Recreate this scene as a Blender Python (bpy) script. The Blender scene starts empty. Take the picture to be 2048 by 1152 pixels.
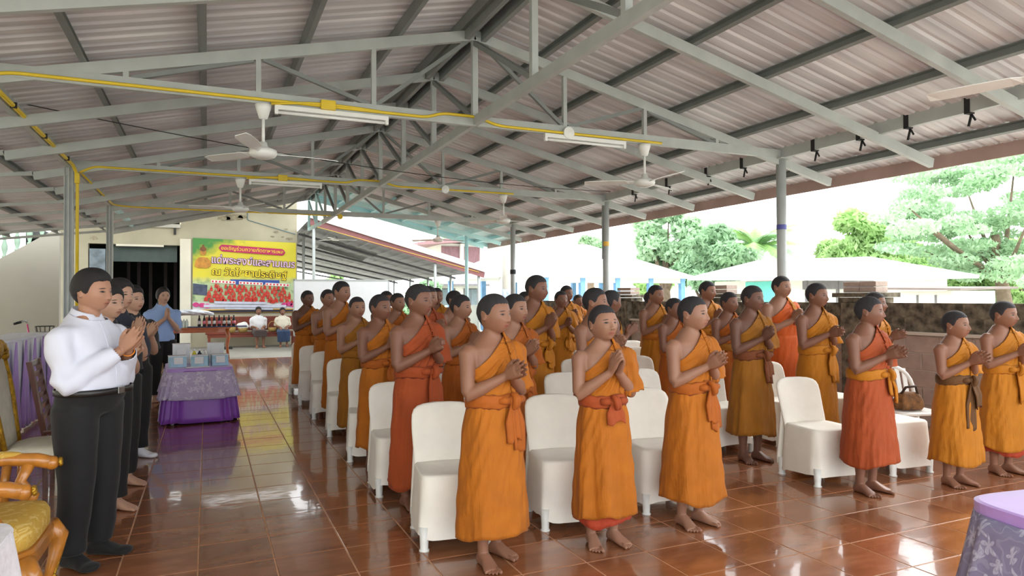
import bpy, bmesh, math, random
import numpy as np
from mathutils import Vector, Matrix, noise as mnoise
random.seed(7)
rng = np.random.default_rng(7)
scene = bpy.context.scene
COL = scene.collection
PI = math.pi

# ------------------------------------------------------------------ camera
CAM_F, CAM_YAW, CAM_PITCH, CAM_ROLL, CAM_H = 1365.5, 0.4197, 0.0134, -0.0041, 1.49
cam_data = bpy.data.cameras.new('camera')
cam_data.sensor_fit = 'HORIZONTAL'
cam_data.sensor_width = 36.0
cam_data.lens = 36.0 * CAM_F / 2048.0
cam_data.clip_start = 0.05
cam_data.clip_end = 500
camera = bpy.data.objects.new('camera', cam_data)
COL.objects.link(camera)
_cy, _sy, _cp, _sp = math.cos(CAM_YAW), math.sin(CAM_YAW), math.cos(CAM_PITCH), math.sin(CAM_PITCH)
_r = Vector((_cy, -_sy, 0)); _f = Vector((_sy * _cp, _cy * _cp, _sp)); _u = _r.cross(_f)
_r2 = _r * math.cos(CAM_ROLL) + _u * math.sin(CAM_ROLL)
_u2 = -_r * math.sin(CAM_ROLL) + _u * math.cos(CAM_ROLL)
camera.matrix_world = Matrix(((_r2.x, _u2.x, -_f.x, 0), (_r2.y, _u2.y, -_f.y, 0), (_r2.z, _u2.z, -_f.z, CAM_H), (0, 0, 0, 1)))
scene.camera = camera

# ------------------------------------------------------------------ light: bright overcast sky
world = bpy.data.worlds.new('sky'); scene.world = world
world.use_nodes = True
_bg = world.node_tree.nodes['Background']
_bg.inputs[0].default_value = (0.965, 0.99, 1.0, 1)
_bg.inputs[1].default_value = 3.4
_sun = bpy.data.lights.new('veiled_sun', 'SUN')
_sun.energy = 2.6; _sun.angle = math.radians(25); _sun.color = (1, 0.97, 0.92)
sun = bpy.data.objects.new('veiled_sun', _sun); COL.objects.link(sun)
sun.rotation_euler = Vector((-0.86, -0.18, -0.62)).to_track_quat('-Z', 'Y').to_euler()
vs = scene.view_settings
vs.view_transform = 'Standard'; vs.look = 'None'; vs.gamma = 1.0; vs.use_curve_mapping = False
vs.exposure = 0.3

# ------------------------------------------------------------------ materials
MATS = {}
def mat(name, col, rough=0.6, metal=0.0, var=0.12, scale=6.0, bump=0.0, bscale=None, spec=0.5, stretch=(1, 1, 1),
        obj_color=False, coat=0.0, sheen=0.0, trans=0.0, attr=None, coord='Object'):
    if name in MATS: return MATS[name]
    m = bpy.data.materials.new(name); m.use_nodes = True
    nt = m.node_tree; N = nt.nodes; L = nt.links
    b = N['Principled BSDF']
    b.inputs['Roughness'].default_value = rough; b.inputs['Metallic'].default_value = metal
    b.inputs['Specular IOR Level'].default_value = spec
    b.inputs['Coat Weight'].default_value = coat
    b.inputs['Sheen Weight'].default_value = sheen
    tc = N.new('ShaderNodeTexCoord'); mp = N.new('ShaderNodeMapping'); mp.inputs['Scale'].default_value = stretch
    L.new(tc.outputs[coord], mp.inputs[0])
    nz = N.new('ShaderNodeTexNoise'); nz.inputs['Scale'].default_value = scale; nz.inputs['Detail'].default_value = 5
    L.new(mp.outputs[0], nz.inputs['Vector'])
    mr = N.new('ShaderNodeMapRange'); mr.inputs[1].default_value = 0.3; mr.inputs[2].default_value = 0.7
    mr.inputs[3].default_value = 1 - var; mr.inputs[4].default_value = 1 + var
    L.new(nz.outputs[0], mr.inputs[0])
    mx = N.new('ShaderNodeMix'); mx.data_type = 'RGBA'; mx.blend_type = 'MULTIPLY'; mx.inputs[0].default_value = 1
    if obj_color:
        oi = N.new('ShaderNodeObjectInfo'); L.new(oi.outputs['Color'], mx.inputs[6])
    elif attr:
        at = N.new('ShaderNodeAttribute'); at.attribute_name = attr; L.new(at.outputs['Color'], mx.inputs[6])
    else:
        mx.inputs[6].default_value = (*col, 1)
    L.new(mr.outputs[0], mx.inputs[7])
    L.new(mx.outputs[2], b.inputs['Base Color'])
    if trans > 0:
        tr = N.new('ShaderNodeBsdfTranslucent'); L.new(mx.outputs[2], tr.inputs[0])
        ms = N.new('ShaderNodeMixShader'); ms.inputs[0].default_value = trans
        out = N['Material Output']
        L.new(b.outputs[0], ms.inputs[1]); L.new(tr.outputs[0], ms.inputs[2]); L.new(ms.outputs[0], out.inputs[0])
    if bump > 0:
        nb = N.new('ShaderNodeTexNoise'); nb.inputs['Scale'].default_value = bscale or scale * 4; nb.inputs['Detail'].default_value = 4
        L.new(mp.outputs[0], nb.inputs['Vector'])
        bp = N.new('ShaderNodeBump'); bp.inputs['Strength'].default_value = bump; bp.inputs['Distance'].default_value = 0.02
        L.new(nb.outputs[0], bp.inputs['Height']); L.new(bp.outputs[0], b.inputs['Normal'])
    MATS[name] = m
    return m

def srgb(r, g, b):
    f = lambda c: (c / 255 / 12.92) if c / 255 <= 0.04045 else ((c / 255 + 0.055) / 1.055) ** 2.4
    return (f(r), f(g), f(b))

# ------------------------------------------------------------------ mesh helpers
class MB:
    """collects shapes and links them as one mesh object"""
    def __init__(s): s.v = []; s.f = []; s.m = []; s.cur = 0
    def add(s, V, F):
        o = len(s.v); s.v.extend([tuple(map(float, q)) for q in V]); s.f.extend([tuple(i + o for i in q) for q in F]); s.m.extend([s.cur] * len(F)); return s
    def box(s, c, size, R=None):
        hx, hy, hz = size[0] / 2, size[1] / 2, size[2] / 2
        V = [Vector((x, y, z)) for z in (-hz, hz) for y in (-hy, hy) for x in (-hx, hx)]
        if R is not None: V = [R @ q for q in V]
        V = [q + Vector(c) for q in V]
        return s.add(V, [(0, 2, 3, 1), (4, 5, 7, 6), (0, 1, 5, 4), (2, 6, 7, 3), (0, 4, 6, 2), (1, 3, 7, 5)])
    def bbox(s, c, size, bev=0.01, R=None):
        """box with chamfered edges"""
        bm = bmesh.new(); bmesh.ops.create_cube(bm, size=1)
        for q in bm.verts: q.co = Vector((q.co.x * size[0], q.co.y * size[1], q.co.z * size[2]))
        bmesh.ops.bevel(bm, geom=list(bm.edges), offset=bev, segments=2, affect='EDGES', profile=0.6)
        bm.verts.index_update()
        V = [(R @ q.co if R is not None else q.co) + Vector(c) for q in bm.verts]
        F = [[q.index for q in f.verts] for f in bm.faces]; bm.free()
        return s.add(V, F)
    def beam(s, p0, p1, w, h, up=(0, 0, 1)):
        p0, p1 = Vector(p0), Vector(p1); d = (p1 - p0)
        if d.length < 1e-6: return s
        d.normalize(); side = d.cross(Vector(up))
        if side.length < 1e-4: side = d.cross(Vector((0, 1, 0)))
        side.normalize(); u = side.cross(d)
        V = []
        for p in (p0, p1):
            for a, b in ((-1, -1), (1, -1), (1, 1), (-1, 1)): V.append(p + side * a * w / 2 + u * b * h / 2)
        return s.add(V, [(0, 1, 2, 3), (7, 6, 5, 4), (0, 4, 5, 1), (1, 5, 6, 2), (2, 6, 7, 3), (3, 7, 4, 0)])
    def loft(s, rings, cap=True, closed=True):
        n = len(rings[0]); V = [q for r in rings for q in r]; F = []
        m = n if closed else n - 1
        for i in range(len(rings) - 1):
            for j in range(m):
                k = (j + 1) % n
                F.append((i * n + j, i * n + k, (i + 1) * n + k, (i + 1) * n + j))
        if cap and closed:
            F.append(tuple(range(n - 1, -1, -1))); F.append(tuple((len(rings) - 1) * n + j for j in range(n)))
        return s.add(V, F)
    def tube(s, pts, r, n=10, cap=True):
        pts = [Vector(q) for q in pts]; rs = r if hasattr(r, '__len__') else [r] * len(pts)
        rings = []; prev = None
        for i, q in enumerate(pts):
            d = (pts[min(i + 1, len(pts) - 1)] - pts[max(i - 1, 0)])
            if d.length < 1e-9: d = Vector((0, 0, 1))
            d.normalize()
            if prev is None:
                a = d.cross(Vector((0, 0, 1)))
                if a.length < 1e-3: a = d.cross(Vector((1, 0, 0)))
            else: a = prev - d * prev.dot(d)
            a.normalize(); prev = a; b = d.cross(a)
            rings.append([q + (a * math.cos(t) + b * math.sin(t)) * rs[i] for t in [2 * PI * k / n for k in range(n)]])
        return s.loft(rings, cap)
    def lathe(s, prof, c=(0, 0, 0), n=20, axis=None):
        c = Vector(c); rings = []
        for r, z in prof:
            rings.append([Vector((math.cos(t) * r, math.sin(t) * r, z)) for t in [2 * PI * k / n for k in range(n)]])
        if axis is not None:
            Q = Vector((0, 0, 1)).rotation_difference(Vector(axis)); rings = [[Q @ q for q in rr] for rr in rings]
        return s.loft([[q + c for q in rr] for rr in rings])
    def ellipsoid(s, c, r, R=None, n=14, m=9):
        rings = []
        for i in range(m + 1):
            th = PI * (i + 0.02) / (m + 0.04)
            rr = []
            for k in range(n):
                q = Vector((r[0] * math.sin(th) * math.cos(2 * PI * k / n), r[1] * math.sin(th) * math.sin(2 * PI * k / n), -r[2] * math.cos(th)))
                if R is not None: q = R @ q
                rr.append(q + Vector(c))
            rings.append(rr)
        return s.loft(rings)
    def grid(s, fn, nu, nv):
        V = [fn(i / nu, j / nv) for j in range(nv + 1) for i in range(nu + 1)]
        F = [(j * (nu + 1) + i, j * (nu + 1) + i + 1, (j + 1) * (nu + 1) + i + 1, (j + 1) * (nu + 1) + i) for j in range(nv) for i in range(nu)]
        return s.add(V, F)
    def mesh(s, name, mats, smooth=False):
        me = bpy.data.meshes.new(name); me.from_pydata(s.v, [], s.f)
        for m in (mats if isinstance(mats, (list, tuple)) else [mats]): me.materials.append(m)
        if any(s.m): me.polygons.foreach_set('material_index', s.m)
        if smooth: me.polygons.foreach_set('use_smooth', [True] * len(s.f))
        me.update(); return me
    def build(s, name, mats, parent=None, smooth=False, loc=(0, 0, 0), rz=0.0):
        return link(name, s.mesh(name, mats, smooth), parent, loc, rz)

def link(name, data, parent=None, loc=(0, 0, 0), rz=0.0):
    o = bpy.data.objects.new(name, data); COL.objects.link(o)
    o.location = loc; o.rotation_euler = (0, 0, rz)
    if parent is not None: o.parent = parent
    return o
def tag(o, label=None, cat=None, group=None, kind=None):
    if label: o['label'] = label
    if cat: o['category'] = cat
    if group: o['group'] = group
    if kind: o['kind'] = kind
    return o
def thing(name, label, cat, loc=(0, 0, 0), rz=0.0, group=None, kind=None):
    o = bpy.data.objects.new(name, None); COL.objects.link(o)
    o.location = loc; o.rotation_euler = (0, 0, rz); o.empty_display_size = 0.1
    return tag(o, label, cat, group, kind)
def copy_tree(o, parent=None):
    c = o.copy(); COL.objects.link(c); c.parent = parent
    for ch in list(o.children): copy_tree(ch, c)
    return c
# ------------------------------------------------------------------ structure materials
M_galv = mat('galvanised_steel', srgb(176, 182, 181), 0.45, 0.0, 0.10, 4, bump=0.05)
M_galv_d = mat('dull_galvanised_purlin', srgb(128, 134, 133), 0.55, 0.0, 0.10, 4)
M_cyan = mat('pale_cyan_painted_steel', srgb(196, 236, 240), 0.5, 0.0, 0.06, 4)
M_yellow = mat('yellow_plastic_conduit', srgb(226, 196, 50), 0.45, 0, 0.06, 8)
M_white_pl = mat('white_plastic', srgb(236, 238, 236), 0.4, 0, 0.03, 8)
M_black = mat('black_strap', srgb(28, 30, 34), 0.7, 0, 0.1, 8)
M_conc = mat('pale_concrete', srgb(196, 194, 186), 0.85, 0, 0.10, 3, bump=0.15)
M_cream = mat('cream_plaster', srgb(226, 222, 205), 0.85, 0, 0.07, 1.6, bump=0.08)

def roof_material(name, a, b):
    m = bpy.data.materials.new(name); m.use_nodes = True; nt = m.node_tree; N = nt.nodes; L = nt.links
    bs = N['Principled BSDF']; bs.inputs['Roughness'].default_value = 0.42; bs.inputs['Metallic'].default_value = 0.0
    tc = N.new('ShaderNodeTexCoord'); mp = N.new('ShaderNodeMapping'); mp.inputs['Scale'].default_value = (0.25, 5.0, 1.0)
    geo = N.new('ShaderNodeNewGeometry'); L.new(geo.outputs['Position'], mp.inputs[0])
    nz = N.new('ShaderNodeTexNoise'); nz.inputs['Scale'].default_value = 1.6; nz.inputs['Detail'].default_value = 6
    L.new(mp.outputs[0], nz.inputs['Vector'])
    cr = N.new('ShaderNodeValToRGB'); cr.color_ramp.elements[0].position = 0.35; cr.color_ramp.elements[1].position = 0.68
    cr.color_ramp.elements[0].color = (*a, 1); cr.color_ramp.elements[1].color = (*b, 1)
    L.new(nz.outputs[0], cr.inputs[0]); L.new(cr.outputs[0], bs.inputs['Base Color'])
    return m
M_sheet = roof_material('zinc_roof_sheet', srgb(196, 196, 202), srgb(232, 230, 234))
M_sheet_blue = roof_material('pale_blue_roof_sheet', srgb(196, 228, 234), srgb(222, 242, 244))

# ------------------------------------------------------------------ floor
def tile_material():
    m = bpy.data.materials.new('glazed_brown_tile'); m.use_nodes = True; nt = m.node_tree; N = nt.nodes; L = nt.links
    bs = N['Principled BSDF']
    bs.inputs['Coat Weight'].default_value = 0.7; bs.inputs['Coat Roughness'].default_value = 0.05
    bs.inputs['Specular IOR Level'].default_value = 0.6
    geo = N.new('ShaderNodeNewGeometry'); oi = N.new('ShaderNodeObjectInfo')
    mp = N.new('ShaderNodeMapping'); mp.inputs['Scale'].default_value = (1.2, 3.6, 1)
    L.new(geo.outputs['Position'], mp.inputs[0])
    ad = N.new('ShaderNodeVectorMath'); ad.operation = 'ADD'
    sc = N.new('ShaderNodeVectorMath'); sc.operation = 'SCALE'; sc.inputs[0].default_value = (3.1, 7.7, 1.3)
    L.new(oi.outputs['Random'], sc.inputs['Scale']); L.new(mp.outputs[0], ad.inputs[0]); L.new(sc.outputs[0], ad.inputs[1])
    nz = N.new('ShaderNodeTexNoise'); nz.inputs['Scale'].default_value = 2.2; nz.inputs['Detail'].default_value = 5; nz.inputs['Roughness'].default_value = 0.55
    L.new(ad.outputs[0], nz.inputs['Vector'])
    cr = N.new('ShaderNodeValToRGB'); e = cr.color_ramp.elements
    e[0].position = 0.28; e[0].color = (*srgb(130, 80, 52), 1); e[1].position = 0.75; e[1].color = (*srgb(170, 114, 78), 1)
    k = e.new(0.52); k.color = (*srgb(150, 95, 62), 1)
    L.new(nz.outputs[0], cr.inputs[0])
    mr = N.new('ShaderNodeMapRange'); mr.inputs[3].default_value = 0.88; mr.inputs[4].default_value = 1.12
    L.new(oi.outputs['Random'], mr.inputs[0])
    mx = N.new('ShaderNodeMix'); mx.data_type = 'RGBA'; mx.blend_type = 'MULTIPLY'; mx.inputs[0].default_value = 1
    L.new(cr.outputs[0], mx.inputs[6]); L.new(mr.outputs[0], mx.inputs[7]); L.new(mx.outputs[2], bs.inputs['Base Color'])
    rr = N.new('ShaderNodeMapRange'); rr.inputs[3].default_value = 0.12; rr.inputs[4].default_value = 0.30
    L.new(nz.outputs[0], rr.inputs[0]); L.new(rr.outputs[0], bs.inputs['Roughness'])
    n2 = N.new('ShaderNodeTexNoise'); n2.inputs['Scale'].default_value = 5
    L.new(geo.outputs['Position'], n2.inputs['Vector'])
    bp = N.new('ShaderNodeBump'); bp.inputs['Strength'].default_value = 0.05; bp.inputs['Distance'].default_value = 0.02
    L.new(n2.outputs[0], bp.inputs['Height']); L.new(bp.outputs[0], bs.inputs['Normal']); L.new(bp.outputs[0], bs.inputs['Coat Normal'])
    return m
M_tile = tile_material()
M_grout = mat('dusty_tile_grout', srgb(200, 152, 116), 0.6, 0, 0.2, 9)
TX0, TY0, TS = -0.444, 2.55, 0.3985
i0, i1, j0, j1 = -10, 20, -7, 38          # tile index range
FX0, FX1, FY0, FY1 = TX0 + i0 * TS, TX0 + i1 * TS, TY0 + j0 * TS, TY0 + (j1 + 1) * TS
fl = MB().box(((FX0 + FX1) / 2, (FY0 + FY1) / 2, -0.062), (FX1 - FX0, FY1 - FY0, 0.12)).build('floor', M_grout)
tag(fl, 'brown glazed tile floor of the open hall', None, kind='structure')
tile_mb = MB()
_g, _b = 0.0035, 0.0022
_h = TS / 2 - _g
tile_mb.loft([[(-_h, -_h, -0.012), (_h, -_h, -0.012), (_h, _h, -0.012), (-_h, _h, -0.012)],
              [(-_h, -_h, -_b), (_h, -_h, -_b), (_h, _h, -_b), (-_h, _h, -_b)],
              [(-_h + _b, -_h + _b, 0), (_h - _b, -_h + _b, 0), (_h - _b, _h - _b, 0), (-_h + _b, _h - _b, 0)]])
tile_me = tile_mb.mesh('floor_tile', M_tile)
cells = []
for i in range(i0, i1):
    for j in range(j0, j1 + 1):
        cx, cy = TX0 + (i + 0.5) * TS, TY0 + (j + 0.5) * TS
        z = cx * _f.x + cy * _f.y; x = cx * _r.x + cy * _r.y
        vis = z > 2.6 and abs(x / z) < 0.78
        cells.append((0 if vis else 1, z * z + 0 * x, cx, cy))
cells.sort()
rest = MB()
for k, (nv, z, cx, cy) in enumerate(cells):
    if k < 300 and nv == 0:
        link('floor_tile', tile_me, fl, (cx, cy, 0))
    else:
        rest.add([(a + cx, b + cy, c) for a, b, c in tile_mb.v], tile_mb.f)
tag(rest.build('floor_tiles_further_off', M_tile, fl), kind='stuff')
# paved apron behind the hall and the yard
pv = MB(); pv.box((-3.2, (FY1 + 24.0) / 2, -0.06), (12.0, 24.0 - FY1 - 0.02, 0.12))
tag(pv.build('floor_apron', mat('worn_grey_concrete', srgb(142, 139, 131), 0.9, 0, 0.12, 2, bump=.1)), 'grey concrete apron in front of the cream building', None, kind='structure')
yard = MB().box((20, 35, -0.36), (240, 220, 0.2)).build('yard_ground', mat('pale_yard_earth', srgb(206, 204, 190), 0.95, 0, 0.2, 0.6))
tag(yard, 'pale dusty yard ground around the hall', None, kind='structure')
sl = MB().box(((FX0 + 7.55) / 2, (FY0 + FY1) / 2, -0.2), (7.55 - FX0 + 0.6, FY1 - FY0 + 0.3, 0.14)).build('floor_slab', M_conc)
tag(sl, 'grey concrete slab under the tiles', None, kind='structure')

# ------------------------------------------------------------------ roof
RX, RZ, SL = 2.4, 4.22, 0.235
LEFT_BREAK, LEFT_SL, LEFT_END = -2.0, 0.12, -5.6
RIGHT_END = 7.45
YA, YB = -1.4, 18.35
def roof_z(x):
    if x >= LEFT_BREAK: return RZ - SL * abs(x - RX)
    return RZ - SL * (RX - LEFT_BREAK) - LEFT_SL * (LEFT_BREAK - x)
ceiling = thing('ceiling', 'pitched corrugated metal sheet roof over the hall', None, kind='structure')
def sheet_mesh(xs, w, material, name):
    """trapezoid ribs running down the slope; x in world, y from 0..w"""
    prof = []
    n = int(round(w / 0.15)); p = w / n
    for k in range(n):
        o = k * p
        prof += [(o, 0), (o + p * 0.50, 0), (o + p * 0.62, 0.017), (o + p * 0.80, 0.017), (o + p * 0.92, 0)]
    prof += [(w, 0), (w + 0.03, 0.001)]
    V = []; F = []
    for x in xs:
        for y, z in prof: V.append((x, y, roof_z(x) + z))
    k = len(prof)
    for a in range(len(xs) - 1):
        for b in range(k - 1): F.append((a * k + b, a * k + b + 1, (a + 1) * k + b + 1, (a + 1) * k + b))
    mb = MB(); mb.add(V, F); return mb.mesh(name, material)
W = 0.76
sr = sheet_mesh([RX + 0.02, RIGHT_END], W, M_sheet, 'roof_sheet')
sl_ = sheet_mesh([RX - 0.02, LEFT_BREAK, LEFT_END], W, M_sheet, 'roof_sheet')
srb = sheet_mesh([RX + 0.02, RIGHT_END], W, M_sheet_blue, 'roof_sheet')
slb = sheet_mesh([RX - 0.02, LEFT_BREAK, LEFT_END], W, M_sheet_blue, 'roof_sheet')
y = YA; k = 0
while y < YB - 0.1:
    blue = y > 15.6
    for me in ((srb, sl_) if blue else (sr, sl_)):
        o = link('roof_sheet', me, ceiling, (0, y, 0.0006 * (k % 2)))
    y += W; k += 1
cap = MB().add([(RX - 0.28, YA, roof_z(RX - 0.28) + 0.04), (RX, YA, RZ + 0.06), (RX + 0.28, YA, roof_z(RX + 0.28) + 0.04),
                (RX - 0.28, YB, roof_z(RX - 0.28) + 0.04), (RX, YB, RZ + 0.06), (RX + 0.28, YB, roof_z(RX + 0.28) + 0.04)], [(0, 1, 4, 3), (1, 2, 5, 4)])
cap.build('ridge_cap', M_sheet, ceiling)
# purlins: c-channels running the length of the hall
PUR = [0.16, 0.78, 1.62, 2.46, 3.32, 4.62]
def purlin(x, y0, y1, material, dz=0.05):
    z = roof_z(x) - dz
    mb = MB()
    s_ = 1 if x > RX else -1
    tilt = math.atan(SL) * s_
    Rm = Matrix.Rotation(tilt, 3, 'Y')
    c = Vector((x, (y0 + y1) / 2, z))
    mb.box(c, (0.008, y1 - y0, 0.09), Rm)
    mb.box(c + Rm @ Vector((-0.02 * s_, 0, 0.042)), (0.045, y1 - y0, 0.007), Rm)
    mb.box(c + Rm @ Vector((-0.02 * s_, 0, -0.042)), (0.045, y1 - y0, 0.007), Rm)
    mb.build('purlin', material, ceiling)
for d in PUR:
    for s_ in (-1, 1):
        if s_ < 0 and d > 4: continue
        purlin(RX + s_ * d, YA, 15.6, M_galv_d)
        purlin(RX + s_ * d, 15.6, YB, M_cyan if s_ > 0 else M_galv_d)
for x in (-2.2, -3.1, -4.0, -4.9):
    purlin(x, YA, YB, M_galv_d)
# rafters every third of a bay
TR = [2.26, 6.26, 10.28, 14.28, 17.35]
RAF = [-0.4, 0.93] + [2.26 + 1.335 * k for k in range(12)] + [18.2]
for y in RAF:
    m_ = M_cyan if y > 16.5 else M_galv
    mb = MB(); mb.beam((RX, y, RZ - 0.15), (RIGHT_END - 0.22, y, roof_z(RIGHT_END - 0.22) - 0.15), 0.05, 0.10)
    mb.build('rafter', m_, ceiling)
    mb = MB(); mb.beam((RX, y, RZ - 0.15), (LEFT_BREAK, y, roof_z(LEFT_BREAK) - 0.15), 0.05, 0.10)
    m_ = M_galv
    mb.build('rafter', m_, ceiling)
    mb = MB(); mb.beam((LEFT_BREAK, y, roof_z(LEFT_BREAK) - 0.115), (LEFT_END, y, roof_z(LEFT_END) - 0.115), 0.05, 0.05)
    mb.build('rafter', m_, ceiling)
# eave fascia boards
M_fascia = mat('faded_red_brown_fascia', srgb(172, 148, 142), 0.7, 0, 0.12, 3)
MB().box((RIGHT_END - 0.02, (YA + YB) / 2, roof_z(RIGHT_END) - 0.06), (0.02, YB - YA, 0.15)).build('fascia', M_fascia, ceiling)
MB().box((LEFT_END, (YA + YB) / 2, roof_z(LEFT_END) - 0.03), (0.02, YB - YA, 0.12)).build('fascia', M_fascia, ceiling)
# gable end strip at the far edge
gb = MB()
gb.beam((RX, YB, RZ - 0.03), (RIGHT_END, YB, roof_z(RIGHT_END) - 0.03), 0.02, 0.14)
gb.build('gable_trim', M_cyan, ceiling)
gb = MB(); gb.beam((RX, YB, RZ - 0.03), (LEFT_BREAK, YB, roof_z(LEFT_BREAK) - 0.03), 0.02, 0.14); gb.build('gable_trim', M_galv, ceiling)
# long side beams
BZ = 3.17
TIE_H = 0.10
def side_beam(x, name, label):
    o = thing(name, label, 'beam', (x, 0, BZ))
    for a, b in zip([YA] + TR[1:], TR[1:] + [YB]):
        MB().box((0, (a + b) / 2, 0.07), (0.06, b - a - 0.004, 0.14)).build('beam_segment', M_cyan if a > 14 else M_galv, o)
    return o
rb = side_beam(6.4, 'eave_beam', 'long grey steel beam along the tops of the open-side posts')
lb = side_beam(-1.62, 'eave_beam', 'long grey steel beam along the tops of the left posts with yellow conduit')
# wire-wrap straps under the right beam
for y in (4.0, 4.6, 5.15, 5.75, 6.9, 7.6, 8.5, 9.4):
    mb = MB(); mb.box((0.0, y, 0.065), (0.075, 0.05, 0.155)); mb.box((0.03, y + 0.012, -0.06), (0.012, 0.02, 0.12), Matrix.Rotation(0.25, 3, 'X')); mb.box((0.03, y - 0.02, -0.045), (0.012, 0.015, 0.07), Matrix.Rotation(-0.5, 3, 'X'))
    tag(mb.build('strap', M_black, rb), 'black strap tied round the beam')
# longitudinal ridge truss
rt = thing('ridge_truss', 'long lattice truss running under the roof ridge', 'truss', (RX, 0, 0))
ys = [2.26 - 1.335 * 2 + 1.335 * k for k in range(15)]
ys = [q for q in ys if q < 18.3]
TOPZ = 4.02
for s_ in (-1, 1):
    MB().box((s_ * 0.085, (YA + YB) / 2, TOPZ + 0.05), (0.05, YB - YA, 0.12)).build('top_chord', M_galv_d, rt)
MB().box((0, (YA + 16.0) / 2, BZ + 0.05), (0.05, 16.0 - YA, 0.09)).build('bottom_chord', M_galv, rt)
MB().beam((0, 16.0, BZ + 0.05), (0, YB, BZ + 0.1), 0.05, 0.07).build('bottom_chord', M_cyan, rt)
for k, y in enumerate(ys):
    m_ = M_cyan if y > 16.5 else M_galv
    MB().beam((0, y, BZ + 0.09), (0, y, TOPZ), 0.055, 0.055, (0, 1, 0)).build('web_post', m_, rt)
    if k: MB().beam((0.0, y, TOPZ - 0.02), (0.0, ys[k - 1] + 0.03, BZ + 0.10), 0.045, 0.045).build('web_diagonal', m_ if y > 16.5 else M_galv_d, rt)
# cross trusses
def truss(y, label, full=True):
    o = thing('roof_truss', label, 'truss', (RX, y, 0), group='steel roof trusses')
    m_ = M_cyan if y > 16.5 else M_galv
    MB().box((-2.0, 0, BZ + TIE_H / 2), (4.02, 0.05, TIE_H)).build('tie_beam', m_, o)
    MB().box((2.0, 0, BZ + TIE_H / 2), (3.96, 0.05, TIE_H)).build('tie_beam', m_, o)
    rz = lambda d: RZ - SL * abs(d) - 0.20
    for d in (-3, -2, -1, 1, 2, 3):
        MB().beam((d, 0, BZ + TIE_H), (d, 0, rz(d)), 0.042, 0.042, (0, 1, 0)).build('web_post', m_, o)
    for s_ in (-1, 1):
        for a, b in ((2.04, 2.96), (1.96, 1.04)):
            MB().beam((s_ * a, 0, rz(a)), (s_ * b, 0, BZ + TIE_H), 0.036, 0.036).build('web_diagonal', M_galv_d, o)
        MB().beam((s_ * 0.08, 0, rz(0.1)), (s_ * 0.98, 0, BZ + TIE_H), 0.036, 0.036).build('web_diagonal', M_galv_d, o)
    return o
TL = ['steel roof truss behind the camera end of the hall', 'nearest steel roof truss with yellow conduit along its tie beam', 'second steel roof truss from the front, conduit along its tie beam',
      'third steel roof truss, its tie ending at the far pipe post', 'pale cyan end truss at the far gable']
for y, l in zip(TR, TL):
    if y < 17: truss(y, l)
# posts
def post(x, y, label, r=0.057, material=None, z0=0.0):
    o = thing('steel_post', label, 'post', (x, y, z0), group='round steel posts of the hall')
    MB().tube([(0, 0, 0), (0, 0, BZ - 0.012 - z0)], r, 18).build('pipe', material or M_galv, o, smooth=True)
    MB().box((0, 0, BZ - 0.006 - z0), (0.17, 0.17, 0.012)).build('cap_plate', material or M_galv, o)
    MB().box((0, 0, 0.006), (0.2, 0.2, 0.012)).build('base_plate', material or M_galv, o)
    return o
p1 = post(6.4, 6.26, 'round grey steel post with a blue tape band, nearest on the open side')
MB().tube([(0, 0, 2.30), (0, 0, 2.36)], 0.0595, 18).build('tape_band', mat('blue_tape', srgb(80, 84, 160), .5), p1)
p2 = post(6.4, 10.28, 'round grey steel post with an orange band before the white pavilion')
MB().tube([(0, 0, 2.38), (0, 0, 2.46)], 0.0595, 18).build('tape_band', mat('orange_tape', srgb(226, 178, 70), .5), p2)
MB().tube([(-0.062, 0.01, 3.15), (-0.07, 0.0, 2.9), (-0.066, 0.01, 2.75), (-0.075, 0, 2.6), (-0.068, 0, 2.4), (-0.072, 0, 2.15)], 0.012, 8).build('cable', M_galv_d, p2)
p3 = post(6.4, 14.28, 'round grey steel post with a dark clamp, before the two-storey house')
MB().tube([(0, 0, 2.02), (0, 0, 2.12)], 0.068, 18).build('clamp', M_black, p3)
post(6.4, 17.35, 'slim pale cyan post at the far right corner of the hall', 0.05, M_cyan)
def cpost(x, y, label):
    o = thing('channel_post', label, 'post', (x, y, 0), group='box steel posts on the left side')
    mb = MB(); mb.box((-0.045, 0, (BZ - 0.002) / 2), (0.012, 0.1, BZ - 0.002)); mb.box((0.0, 0.045, (BZ - 0.002) / 2), (0.1, 0.012, BZ - 0.002)); mb.box((0.045, 0, (BZ - 0.002) / 2), (0.012, 0.1, BZ - 0.002)); mb.box((0.0, 0.0, (BZ - 0.002) / 2), (0.02, 0.1, BZ - 0.002)); mb.box((0, -0.02, (BZ - 0.002) / 2), (0.09, 0.01, BZ - 0.002))
    mb.build('channel', M_galv, o)
    MB().box((0, 0, 0.006), (0.2, 0.2, 0.012)).build('base_plate', M_galv, o)
    return o
cpost(-1.62, 10.28, 'grey steel channel post with yellow conduit behind the person in white shirt')
cpost(-1.62, 14.28, 'grey steel channel post standing in front of the dark doorway')
cpost(-1.62, 6.26, 'grey steel channel post at the left edge outside the picture')
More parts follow.
